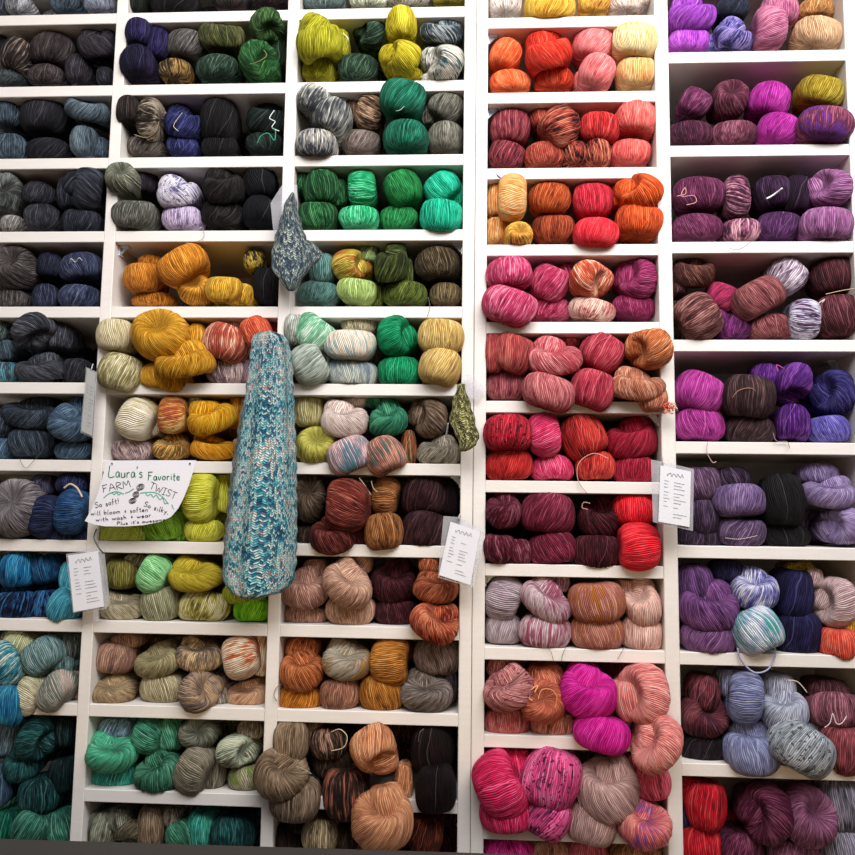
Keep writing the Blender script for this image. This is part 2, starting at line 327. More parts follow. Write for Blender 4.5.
# skein lines: "@ ox oy s" sets the frame; then x y w h tilt cleft forward palette   ('+' = a further ply of the skein above it)
SK_TXT = '''
@ 0 0 5.7
-10 20 70 120 0 v 0 stl
110 35 170 110 0 v 0 silv
370 20 190 120 0 v 0 slt
570 20 200 115 0 v 0 blu0
-5 240 100 150 0 v 0 dgr
95 320 175 200 -15 v 1 bws
300 290 280 200 0 v 0 mbr
550 240 230 220 0 u 2 plc
+ 620 215 90 120 0 v 1 plc
40 440 200 110 0 v 0 dgg
260 430 230 120 0 v 0 mbr
450 400 160 170 0 v 0 plc
600 440 110 110 0 v 0 cha
40 650 190 190 0 v 0 slt
250 670 300 230 0 v 0 nbk
500 610 280 200 -15 u 2 blg
60 850 200 170 0 v 0 slt
270 860 260 150 0 v 0 nbk
480 810 165 180 0 v 1 blg
580 850 100 130 0 v 0 slt
@ 0 150 5.7
30 240 200 240 -35 r 2 ggc
+ 40 170 110 90 0 v 1 ggc
220 255 200 150 0 v 0 cha
480 230 270 270 0 l 3 nch
+ 400 250 160 200 0 v 1 nch
70 425 140 110 0 v 0 sto
240 390 210 165 0 v 1 cha
465 415 240 160 -5 v 2 nch
90 670 255 270 0 o 1 brg
290 660 160 150 0 v 0 dnv
460 670 265 165 8 v 1 den
60 855 220 120 0 v 0 brg
260 840 160 150 0 v 0 dnv
450 840 250 150 0 v 1 den
@ 0 300 5.7
0 170 90 140 0 v 1 gng
200 190 265 225 25 d 3 chg
+ 350 220 160 170 0 v 0 chg
30 290 120 130 0 v 0 slt
40 410 150 120 0 v 0 bls
220 385 295 175 0 u 2 chg
430 400 150 140 0 v 0 cha
170 640 350 200 -5 u 1 dsl
+ 30 690 160 150 0 v 0 dsl
400 700 260 215 -20 u 3 sbl
+ 450 610 120 130 0 v 0 sbl
180 815 270 180 0 v 0 dsl
15 850 120 130 0 v 0 sbl
420 860 225 110 0 v 1 sbl
@ 0 440 5.7
95 390 310 350 0 o 3 tpe
240 260 140 130 0 v 0 slv
70 590 270 100 0 v 1 dta
410 250 190 130 0 v 1 nvy
265 440 260 185 75 v 3 nvy
410 410 270 175 80 v 4 roy
380 555 260 120 0 v 2 nvy
100 740 200 210 0 v 1 azu
+ 20 730 100 160 0 v 0 azu
265 735 200 170 10 v 0 daz
400 780 120 190 0 v 0 tqs
90 945 270 170 0 v 1 naz
250 930 160 150 0 v 0 naz
370 945 190 190 -30 v 2 tqs
@ 0 580 5.7
110 365 190 170 -30 v 1 lim0
40 470 270 175 -60 v 3 tec
250 430 260 200 35 v 2 sea
405 370 130 150 0 v 0 dgn
360 480 130 110 0 v 1 sea
60 710 240 230 -20 v 3 ocb
170 665 230 160 80 v 3 cry
310 640 240 165 65 v 4 sgb
415 620 90 200 0 v 0 blb
+ 350 720 180 80 10 v 1 blb
@ 0 705 5.7
40 200 120 190 0 v 0 pbg
220 200 260 220 60 d 2 dtl
120 330 200 200 0 u 1 dtl
20 440 110 250 0 v 1 slb
225 510 240 190 0 v 1 dtl
370 150 130 170 0 v 0 tbk
355 400 150 200 0 v 0 tbk
40 700 170 200 0 v 0 eme
190 700 230 210 -35 v 2 jdg
335 710 150 210 20 v 1 jdg
@ 100 0 4.275
145 -5 130 150 0 v 1 bkg
320 10 230 130 0 v 1 blk
560 -10 180 115 0 v 0 tlw
720 -10 140 90 0 v 0 dwn0
170 145 130 130 0 v 3 ind
+ 245 190 130 150 0 v 1 ind
165 275 160 150 0 v 3 inb
370 190 190 120 -5 v 1 gtp
320 300 160 95 0 v 0 bgo
520 140 215 165 -5 u 3 olv
500 295 200 120 0 v 2 dfg
720 120 165 160 30 d 3 mos
690 265 195 175 -30 r 4 grs
760 210 70 170 0 v 0 dkg
125 480 115 135 0 v 3 esp
215 505 190 115 85 v 3 bcr
190 630 175 100 0 v 0 gbr
355 520 180 170 0 u 1 mid
350 620 145 95 0 v 0 mid
510 520 180 210 0 v 0 blk
510 625 170 100 0 v 0 blk
710 500 180 180 0 u 0 dgb
700 615 170 100 0 v 0 dgb
@ 95 180 4.275
210 0 130 150 0 v 0 chv
115 -5 150 150 0 o 4 sag
165 150 215 130 0 v 3 gsg
330 -30 100 60 0 v 0 lil
355 50 200 155 5 u 3 wli
370 165 180 110 0 v 2 lis
550 20 190 190 0 u 3 bbr
545 145 190 130 0 v 1 bbr
705 10 150 160 0 v 1 jbk
700 140 150 140 0 v 1 jbk
205 420 180 130 0 v 1 bor
+ 235 350 110 60 0 v 0 bor
375 365 235 150 30 v 3 amo
430 470 165 135 0 o 1 amb
550 470 165 115 0 v 3 mus
+ 640 490 80 95 0 v 1 mus
250 515 200 70 0 v 0 bor
680 345 100 100 0 v 0 bky
730 450 120 160 0 v 0 blk
85 665 165 145 0 v 4 crb
275 665 255 240 0 o 5 goc
435 690 100 150 0 v 1 goc
107 825 200 170 -15 v 4 cro
380 770 265 165 5 u 6 goc
297 850 240 120 -10 v 3 goc
555 695 205 165 -25 v 3 cbe
+ 600 630 100 60 0 v 0 cbe
690 650 135 135 20 v 3 cre
755 620 50 60 0 v 0 scl0
557 820 170 110 0 v 1 mcr
650 820 80 110 0 v 0 dma
@ 85 360 4.275
230 165 120 50 0 v 0 gtb
225 250 195 160 60 v 2 cyl
+ 295 270 70 110 0 v 0 cyl
375 235 170 125 85 v 2 pmc
475 185 70 60 0 v 0 ctn
540 240 220 165 15 u 3 mar
660 220 90 160 0 v 0 dam
200 385 180 95 0 v 0 mcr
365 370 160 120 0 u 1 avg
545 370 205 120 0 u 2 mao
655 380 60 90 0 v 0 pea
495 590 225 140 85 v 3 lye
590 565 80 180 0 v 0 lye
500 730 160 100 0 v 2 lye
155 750 225 100 0 v 2 llg
340 715 195 115 15 v 1 lfg
400 750 100 60 0 v 0 lfg
@ 80 540 4.275
180 140 150 130 0 v 0 okh
240 90 120 60 0 v 0 gkh
320 145 175 135 70 v 2 min
495 145 235 155 0 u 3 mul
175 280 195 135 0 u 1 oat
345 275 170 145 10 v 1 skh
530 285 225 135 0 v 1 ocv
700 230 190 90 0 v 1 ltg
735 300 160 100 0 v 1 neo
150 500 180 135 0 v 0 rbr
+ 200 430 140 60 0 v 0 rbr
330 510 200 150 10 u 1 khs
510 485 205 145 -5 u 1 tng
690 500 185 155 -75 v 2 crr
770 480 70 200 0 v 0 crr
135 640 190 145 0 u 1 obr
350 630 190 125 0 v 0 kcr
520 640 190 175 35 r 3 mtg
600 670 90 100 0 v 0 gtb
710 655 170 125 0 u 0 pcr
@ 70 655 4.275
195 315 150 90 0 v 0 psb
175 410 215 170 0 u 3 mia
190 515 205 115 0 v 0 tqg
335 345 155 130 75 v 1 seg
+ 430 340 110 150 0 v 0 seg
375 490 205 185 10 u 2 jad
550 335 170 140 0 o 1 ggn
530 495 200 145 70 v 3 stg
+ 610 500 120 160 0 v 0 stg
720 410 180 130 5 r 2 sft
770 320 110 80 0 v 0 tpa
750 525 150 100 0 v 1 tpl
140 735 130 140 0 v 0 sag
+ 215 700 110 100 0 v 0 sag
260 760 160 130 0 d 0 bsg
350 730 120 170 0 v 0 tau
470 780 120 130 20 v 1 jad
560 740 120 140 0 v 0 tqg
435 690 80 80 0 v 0 tpa
690 760 200 140 0 v 0 dtl
@ 275 0 4.275
210 5 200 100 0 v 1 gng
400 0 180 90 0 v 0 sgl
570 0 200 80 0 v 0 stt
740 -5 150 70 0 v 0 olo
190 165 215 225 0 u 5 cht
+ 285 190 70 130 0 v 2 cht
185 300 150 100 0 v 1 cht
400 140 155 150 0 l 1 dpg
355 295 185 120 0 v 1 dpg
540 110 145 155 0 v 3 gch
535 240 200 150 -20 l 4 gch
+ 570 320 130 60 0 v 2 gch
715 130 200 135 -10 u 3 sgr
710 270 210 150 5 l 4 crt
+ 680 335 120 50 0 v 2 crt
165 430 165 130 -20 v 3 sgc
+ 245 500 170 155 -30 v 4 sgc
+ 280 420 90 60 0 v 1 sgc
410 470 195 125 75 v 1 bta
+ 335 460 70 150 0 v 0 bta
175 615 190 125 0 v 4 gcr
365 605 180 100 0 v 0 mgr
545 425 210 165 -10 v 4 emt
560 590 210 145 -5 v 3 emt
730 460 165 140 -30 v 1 wgr
+ 650 500 70 90 0 v 0 wgr
730 590 165 130 -15 v 1 wgr
@ 275 180 4.275
120 20 100 110 0 v 0 fog
200 40 165 160 0 v 1 fog
+ 275 60 80 130 0 v 0 fog
180 160 190 130 0 v 2 fog
372 35 175 130 90 v 1 spg
358 163 180 105 0 v 2 spg
550 40 170 165 20 v 1 kel
530 165 170 105 0 v 0 kel
715 35 165 130 35 v 1 tgr
+ 780 60 50 110 0 v 0 tgr
710 160 195 155 -10 v 3 tgr
205 385 125 140 0 v 0 gte
185 485 190 105 0 v 0 gte
335 365 185 145 0 r 1 oov
400 315 80 90 0 v 0 pgr
350 475 180 110 -5 v 2 pag
440 495 50 90 0 v 0 ogr
500 350 205 150 80 r 3 dol
+ 560 400 70 130 0 v 1 dol
555 487 200 105 0 v 1 ogr
695 360 205 140 0 v 1 dbo
730 488 145 95 0 v 0 khb
90 640 110 140 0 v 3 pgy
165 655 190 150 -35 v 3 mic
360 615 160 90 0 v 1 ctn
320 705 235 130 0 v 4 csk
145 790 195 160 -60 v 4 psg
+ 215 790 70 130 0 v 1 psg
330 830 225 125 -3 v 2 pbt
530 665 185 190 0 r 3 emg
530 820 190 130 0 v 2 emg
710 670 205 155 -10 v 4 hon
705 800 190 170 -20 v 4 hon
@ 275 350 4.275
145 255 130 150 0 v 0 stb
295 290 210 175 5 u 3 blc
+ 340 215 120 70 0 v 0 blc
175 415 185 180 0 o 2 lst
320 450 200 155 20 v 4 pib
480 290 175 170 15 u 2 teg
+ 440 220 120 60 0 v 0 teg
470 455 175 165 30 v 4 drv
570 430 75 170 0 v 0 rgr
650 290 180 180 0 l 1 bto
700 430 195 135 0 u 2 stt
150 630 140 220 0 o 1 dtb
130 790 110 80 0 v 0 dkb
310 665 235 185 90 v 5 brr
245 780 200 190 0 u 4 mah
340 800 130 120 0 v 1 mah
475 625 170 120 80 v 1 cob
465 780 170 170 0 v 3 cob
640 620 200 175 0 v 0 dbu
640 780 215 180 0 v 1 dbu
745 640 70 150 0 v 0 bbu
@ 265 530 4.275
170 240 205 190 0 u 2 drs
+ 215 165 110 80 0 v 0 drs
170 365 190 85 0 v 0 drs
360 225 235 195 -35 u 4 rtn
365 345 215 120 0 v 1 rtn
+ 420 145 80 80 0 v 0 rtn
550 210 200 200 0 u 0 dmr
560 350 185 115 0 v 0 dmr
700 140 90 90 0 v 2 ruc
730 240 195 140 0 u 4 ruc
730 385 215 185 -25 u 5 ruo
155 590 190 180 0 u 2 rub
+ 160 505 150 90 0 v 0 rub
145 722 190 112 0 v 1 bor
350 550 215 175 0 u 2 gag
320 700 170 140 10 v 1 com
535 560 200 160 85 v 2 abr
500 690 190 150 0 v 1 abr
740 540 205 145 -5 v 0 mgw
690 685 225 175 0 u 2 gtd
790 665 60 140 0 v 0 dta
@ 250 655 4.275
140 495 230 235 -30 u 5 tau
+ 175 370 150 180 0 v 3 tau
190 620 220 160 0 v 4 tgb
270 585 70 130 0 v 1 cho
260 330 90 90 0 v 0 tau
335 375 155 135 0 v 1 bmv
350 470 160 110 0 v 0 dkb
410 590 200 200 0 v 2 drb
535 415 230 190 -60 r 5 sal
+ 655 560 80 180 0 v 2 sal
565 685 260 275 0 u 7 sal
780 400 180 210 0 v 1 bbu
795 570 170 195 0 v 4 bbu
110 790 200 120 0 v 0 dkb
300 770 155 140 0 v 1 otm
750 760 150 150 0 v 1 drt
220 715 140 90 0 v 0 dkb
410 780 110 100 0 v 0 dkb
@ 475 0 4.275
130 20 150 120 0 v 0 blw
320 30 235 130 0 v 3 gye
510 20 150 90 0 v 0 ber
645 15 150 90 0 v 0 pbl
735 -5 90 80 0 v 0 pbl
130 240 145 135 -20 v 1 bro
150 350 185 95 0 v 1 bro
310 220 215 195 20 u 3 scr
+ 300 150 140 90 0 v 1 scr
340 340 180 100 0 v 0 tom
505 195 185 150 -15 v 1 bub
520 310 160 150 -25 v 3 bub
+ 455 345 70 80 0 v 0 bub
685 180 210 155 -10 v 3 pap
695 312 190 125 0 v 2 apr
150 550 180 155 -5 v 0 plr
135 665 165 120 -20 v 0 plr
285 500 110 120 0 v 0 brk
360 545 185 170 -45 v 2 rbk
+ 410 510 80 120 0 v 0 rbk
295 665 175 110 0 v 1 brk
535 550 185 135 -5 v 2 chr
430 660 120 110 0 v 1 rbk
525 660 115 130 0 v 2 rbk
690 515 195 155 -15 v 2 cpk
665 655 185 115 0 v 1 cpk
+ 690 600 120 50 0 v 0 cpk
@ 475 160 4.275
160 155 205 130 88 v 4 peo
+ 90 170 80 150 0 v 1 peo
90 305 110 120 0 v 0 peo
185 320 130 115 0 o 3 ber
320 165 190 140 0 v 1 rst
335 295 185 120 0 v 0 drr
505 175 180 145 0 v 1 ras
518 315 200 132 0 v 4 brs
695 130 215 165 -20 l 4 bno
+ 610 150 60 120 0 v 1 bno
700 265 205 150 -10 v 3 deo
145 485 210 132 5 v 4 rop
145 625 245 160 -15 v 5 rop
320 530 175 155 -20 v 1 mro
+ 390 480 60 70 0 v 0 mro
325 640 190 100 0 v 0 mro
500 515 195 165 -20 r 3 ocbm
500 640 205 100 -10 v 2 bst
685 500 200 190 -30 l 1 bmg
680 630 195 105 -5 v 0 ber2
@ 475 320 4.275
165 145 190 170 -15 v 3 brp
+ 80 140 90 170 0 v 3 brp
340 155 240 175 0 u 4 rps
+ 380 90 140 60 0 v 0 rps
135 285 185 125 0 v 1 plo
315 310 240 150 -20 v 5 dpk
540 140 190 165 -35 v 2 cro2
500 300 195 165 -20 v 4 cro2
735 125 205 175 5 l 5 oco
695 275 240 150 0 u 5 cob2
+ 760 340 130 110 0 v 4 cob2
140 485 212 162 0 v 4 chs
145 620 205 135 5 v 2 chr
295 490 195 140 -80 v 3 hpk
330 635 185 112 0 v 1 hpk
460 500 190 190 30 v 1 ror
515 625 170 125 0 v 1 ror
670 500 220 195 0 u 1 crm
680 640 175 118 0 v 1 crm
@ 475 480 4.275
120 120 155 175 0 u 3 bur
100 290 145 120 0 v 3 bur
185 310 120 115 0 v 2 bur
310 140 235 175 -5 v 2 win
330 290 205 135 10 v 2 win
530 150 185 190 0 u 0 dwi
520 310 210 150 0 v 2 dwi
680 125 180 140 0 v 1 bsc
700 285 205 165 90 v 4 bsc
120 505 195 150 65 v 1 lgr
120 635 160 135 0 v 0 lgr
310 510 235 165 -35 u 3 lpk
+ 360 440 90 80 0 v 0 lpk
300 645 225 140 0 v 2 lpk
520 520 240 170 0 v 3 rna
520 650 222 140 0 v 2 rna
710 515 215 155 -70 l 2 bps
+ 640 480 80 110 0 v 0 bps
715 660 190 150 -10 v 1 bps
@ 475 655 4.275
140 135 220 190 20 u 4 drp
+ 120 60 140 80 0 v 0 drp
135 285 190 118 0 v 1 ros
300 100 160 120 0 v 0 cor
290 200 195 180 0 o 3 ter
330 295 180 105 0 v 1 dco
485 145 240 230 0 u 4 mag
540 335 235 148 -15 v 5 mag
700 165 240 250 0 l 5 spk
765 375 250 205 60 u 7 spk
170 470 150 140 0 v 0 hpr
105 560 275 185 -65 v 5 hpr
130 680 215 150 0 v 4 hpr
325 530 240 250 -30 v 4 psp
310 690 190 175 -30 v 4 psp
570 560 260 270 0 u 4 mtp
500 710 205 185 -10 v 3 mtp
690 480 90 110 0 v 1 cro3
760 540 145 140 0 v 3 cro3
725 710 222 210 0 u 5 crv
145 840 200 120 0 v 1 hmg
320 850 160 110 0 v 0 bta2
480 860 170 130 0 v 0 pnk
690 860 220 110 0 v 0 tan
@ 655 0 4.275
155 55 215 180 0 u 1 vio
145 175 185 105 0 v 0 bvi
330 40 150 90 0 v 0 dsg
340 150 185 140 -20 u 2 bvm
+ 250 185 80 70 0 v 0 bvm
530 55 170 140 0 v 0 mpk
490 120 195 145 85 v 3 mpk
690 40 160 90 0 v 0 cta
700 145 220 130 -10 v 2 tbe
170 440 140 120 -35 v 0 plm
150 575 195 105 0 v 0 dpl
320 425 165 165 20 o 0 plr2
340 572 205 105 0 v 0 plr2
490 430 180 145 -20 v 1 vma
530 552 190 125 -10 v 1 vma
710 395 205 130 -10 v 2 ogo
730 535 240 150 -3 v 4 plv
@ 655 160 4.275
190 150 230 150 -5 v 0 pla
350 155 190 110 90 v 1 mst
180 292 220 115 0 v 0 pla
370 302 170 100 0 v 0 mst
500 145 155 150 0 v 0 dpu
605 160 140 180 0 v 0 aub
530 285 190 120 0 v 0 pur
730 120 205 168 -10 l 3 orc
735 275 225 140 0 v 3 orc
165 470 185 165 0 u 1 rdb
100 540 80 90 0 v 0 bma
185 672 215 170 -60 v 3 rbs
90 680 70 170 0 v 0 dkb
285 590 145 120 -20 v 0 ras2
345 712 140 105 0 v 0 vip
+ 270 680 80 90 0 v 0 vip
440 590 235 150 25 v 2 rwd
500 715 185 105 0 v 1 rwd
560 495 165 145 -45 v 0 wbs
635 680 175 135 85 v 2 lws
765 500 200 160 0 v 0 dmn
785 670 200 180 0 v 1 mrn
@ 655 330 4.275
190 270 220 170 -25 v 0 orm
190 407 215 138 -5 v 0 orm
400 285 220 185 -10 v 2 dbr
410 425 205 115 0 v 1 dbr
590 240 195 145 75 l 2 rpu
+ 470 210 130 130 0 v 0 rpu
590 400 145 155 0 v 1 rpu
750 270 195 205 0 l 0 inl
745 425 180 118 0 v 1 per
190 660 175 150 0 v 0 dpm
200 800 155 160 0 v 0 dpg2
200 890 170 110 0 v 0 dpg2
330 635 150 100 0 v 0 dpg2
360 730 225 145 0 v 2 mpu
370 865 205 125 0 v 1 dup
540 730 175 225 0 v 1 blk
560 880 195 100 0 v 0 blk
700 615 165 90 0 v 0 lav
745 690 215 145 -5 u 2 lav
790 835 190 160 0 l 1 lav
@ 655 490 4.275
170 400 155 160 0 v 0 ppl
230 490 250 220 0 u 2 plvi
225 635 225 130 -10 v 2 dkl
310 345 130 90 0 v 0 nav
430 415 190 185 0 u 2 pew
435 600 205 190 20 v 3 wal
590 440 165 210 0 v 0 mna
610 610 195 175 0 v 0 mna
755 480 190 210 0 l 1 btp
+ 670 375 90 80 0 v 0 btp
620 335 120 50 0 v 0 mst2
820 585 100 80 0 v 0 gld
785 658 155 132 -5 v 2 cor2
865 650 60 120 0 v 0 tcr
@ 655 655 4.275
210 160 130 150 0 v 0 mpb
210 260 195 180 0 o 0 plmn
215 405 195 120 0 v 0 bpl
330 120 110 120 0 v 0 pwg
385 180 215 150 80 v 2 pwg
420 335 195 110 0 v 0 pwg
415 425 225 155 -5 v 3 pwg
530 140 130 110 0 v 0 sli
555 225 185 195 0 u 2 sli
630 400 265 190 -25 v 5 ssp
+ 650 320 120 70 0 v 0 ssp
740 155 170 100 0 v 0 dmv
770 235 225 150 0 v 1 dum
800 400 195 185 0 v 2 bmv2
160 585 110 110 0 v 0 rub2
215 640 165 195 0 v 1 rub2
190 810 175 160 0 v 0 rub2
140 690 60 90 0 v 0 nav
460 680 225 235 0 l 2 bpm
350 830 210 140 0 v 0 bpm
660 690 205 245 0 o 2 dor
600 850 210 120 0 v 0 dor
790 640 170 220 0 v 0 gsi
800 815 200 170 0 v 0 gsi
'''
import bpy, math, random
import numpy as np
from mathutils import Matrix, Vector

scene = bpy.context.scene
COL = scene.collection
scene.view_settings.view_transform = 'Standard'
scene.view_settings.exposure = 0.0
try: scene.view_settings.look = 'None'
except Exception: pass

# ------------------------------------------------------------------ camera
FPX = 800.0
CAM = np.array([0.0, -1.6, 1.45])
R_ = np.array([0.9985389, 0.05237031, 0.01331998])
U_ = np.array([-0.00780791, -0.10408044, 0.99453823])
W_ = np.array([-0.05347062, 0.99318911, 0.10351947])
cd = bpy.data.cameras.new('camera'); cam = bpy.data.objects.new('camera', cd); COL.objects.link(cam)
cd.sensor_width = 36; cd.lens = FPX/855*36; cd.clip_start = 0.05
m = Matrix(((R_[0], U_[0], -W_[0], CAM[0]), (R_[1], U_[1], -W_[1], CAM[1]), (R_[2], U_[2], -W_[2], CAM[2]), (0, 0, 0, 1)))
cam.matrix_world = m
scene.camera = cam

def at(px, py, y=0.0):
    """world point of the real plane at depth y that photo pixel (px, py) shows"""
    d = R_*(px-427.5)/FPX - U_*(py-427.5)/FPX + W_
    t = (y-CAM[1])/d[1]
    return CAM + d*t
def mpp(y): return (y-CAM[1])/FPX          # metres per pixel at depth y

# ------------------------------------------------------------------ helpers
def lin(c):
    return [((v/255)/12.92 if v/255 <= .04045 else ((v/255+.055)/1.055)**2.4) for v in c]
def link(name, me, mat=None, parent=None):
    o = bpy.data.objects.new(name, me); COL.objects.link(o)
    if mat is not None and me is not None: me.materials.append(mat)
    if parent is not None: o.parent = parent
    return o
def empty(name, loc=(0, 0, 0)):
    o = bpy.data.objects.new(name, None); COL.objects.link(o); o.location = loc; o.empty_display_size = .05
    return o
def tag(o, label=None, cat=None, group=None, kind=None):
    if label: o['label'] = label
    if cat: o['category'] = cat
    if group: o['group'] = group
    if kind: o['kind'] = kind
    return o
class MB:
    def __init__(s): s.v = []; s.f = []
    def box(s, x0, x1, y0, y1, z0, z1, b=0.0):
        # box with chamfered front edges
        n = len(s.v)
        if b <= 0:
            s.v += [(x0,y0,z0),(x1,y0,z0),(x1,y1,z0),(x0,y1,z0),(x0,y0,z1),(x1,y0,z1),(x1,y1,z1),(x0,y1,z1)]
            s.f += [tuple(n+i for i in q) for q in ((0,3,2,1),(4,5,6,7),(0,1,5,4),(1,2,6,5),(2,3,7,6),(3,0,4,7))]
        else:
            s.v += [(x0+b,y0,z0+b),(x1-b,y0,z0+b),(x1-b,y0,z1-b),(x0+b,y0,z1-b),
                    (x0,y0+b,z0),(x1,y0+b,z0),(x1,y0+b,z1),(x0,y0+b,z1),
                    (x0,y1,z0),(x1,y1,z0),(x1,y1,z1),(x0,y1,z1)]
            s.f += [tuple(n+i for i in q) for q in ((0,1,2,3),(4,5,1,0),(5,6,2,1),(6,7,3,2),(7,4,0,3),
                    (8,9,5,4),(9,10,6,5),(10,11,7,6),(11,8,4,7),(11,10,9,8))]
        return s
    def build(s, name, mat, parent=None, loc=None, smooth=False):
        me = bpy.data.meshes.new(name)
        v = s.v
        if loc is not None: v = [(a-loc[0], b-loc[1], c-loc[2]) for a, b, c in v]
        me.from_pydata(v, [], s.f); me.update()
        if smooth: me.shade_smooth()
        return link(name, me, mat, parent)

class NT:
    def __init__(s, name):
        s.m = bpy.data.materials.new(name); s.m.use_nodes = True
        s.t = s.m.node_tree; s.t.nodes.clear()
        s.out = s.n('ShaderNodeOutputMaterial'); s.b = s.n('ShaderNodeBsdfPrincipled')
        s.l(s.b.outputs[0], s.out.inputs[0])
    def n(s, t, **k):
        x = s.t.nodes.new(t)
        for a, b in k.items(): setattr(x, a, b)
        return x
    def l(s, a, b): s.t.links.new(a, b)
    def math(s, op, a, b=None, c=None, clamp=False):
        x = s.n('ShaderNodeMath', operation=op); x.use_clamp = clamp
        for i, v in enumerate((a, b, c)):
            if v is None: continue
            if isinstance(v, (int, float)): x.inputs[i].default_value = v
            else: s.l(v, x.inputs[i])
        return x.outputs[0]
    def mix(s, f, a, b, mode='MIX'):
        x = s.n('ShaderNodeMix', data_type='RGBA', blend_type=mode)
        for i, v in ((0, f), (6, a), (7, b)):
            if isinstance(v, (int, float)): x.inputs[i].default_value = v
            elif isinstance(v, (list, tuple)): x.inputs[i].default_value = (*v[:3], 1)
            else: s.l(v, x.inputs[i])
        return x.outputs[2]
    def noise(s, vec, scale, detail=2, rough=.5, dim='3D'):
        x = s.n('ShaderNodeTexNoise', noise_dimensions=dim)
        x.inputs['Scale'].default_value = scale; x.inputs['Detail'].default_value = detail; x.inputs['Roughness'].default_value = rough
        if vec is not None: s.l(vec, x.inputs['Vector'])
        return x.outputs[0]
    def bump(s, h, strength, dist):
        x = s.n('ShaderNodeBump'); x.inputs['Strength'].default_value = strength; x.inputs['Distance'].default_value = dist
        s.l(h, x.inputs['Height']); s.l(x.outputs[0], s.b.inputs['Normal'])

def plain(name, rgb, rough=.6, var=.12, scale=30, bump=0.0, metal=0, spec=.5):
    t = NT(name); tc = t.n('ShaderNodeTexCoord')
    n = t.noise(tc.outputs['Object'], scale, 3)
    c = lin(rgb)
    t.l(t.mix(n, [v*(1-var) for v in c], [min(1, v*(1+var)) for v in c]), t.b.inputs['Base Color'])
    t.b.inputs['Roughness'].default_value = rough; t.b.inputs['Metallic'].default_value = metal
    t.b.inputs['Specular IOR Level'].default_value = spec
    if bump: t.bump(n, .5, bump)
    return t.m

def paint_material():
    t = NT('white painted shelving'); tc = t.n('ShaderNodeTexCoord')
    mp = t.n('ShaderNodeMapping'); mp.inputs['Scale'].default_value = (3, 3, 22)
    t.l(tc.outputs['Object'], mp.inputs[0])
    a = t.noise(mp.outputs[0], 6, 4, .6); b = t.noise(tc.outputs['Object'], 3, 3)
    c = t.mix(a, lin((224, 219, 213)), lin((240, 236, 231)))
    c = t.mix(t.math('MULTIPLY', b, .25), c, lin((214, 202, 190)))
    t.l(c, t.b.inputs['Base Color']); t.b.inputs['Roughness'].default_value = .5
    t.bump(a, .25, .0008)
    return t.m

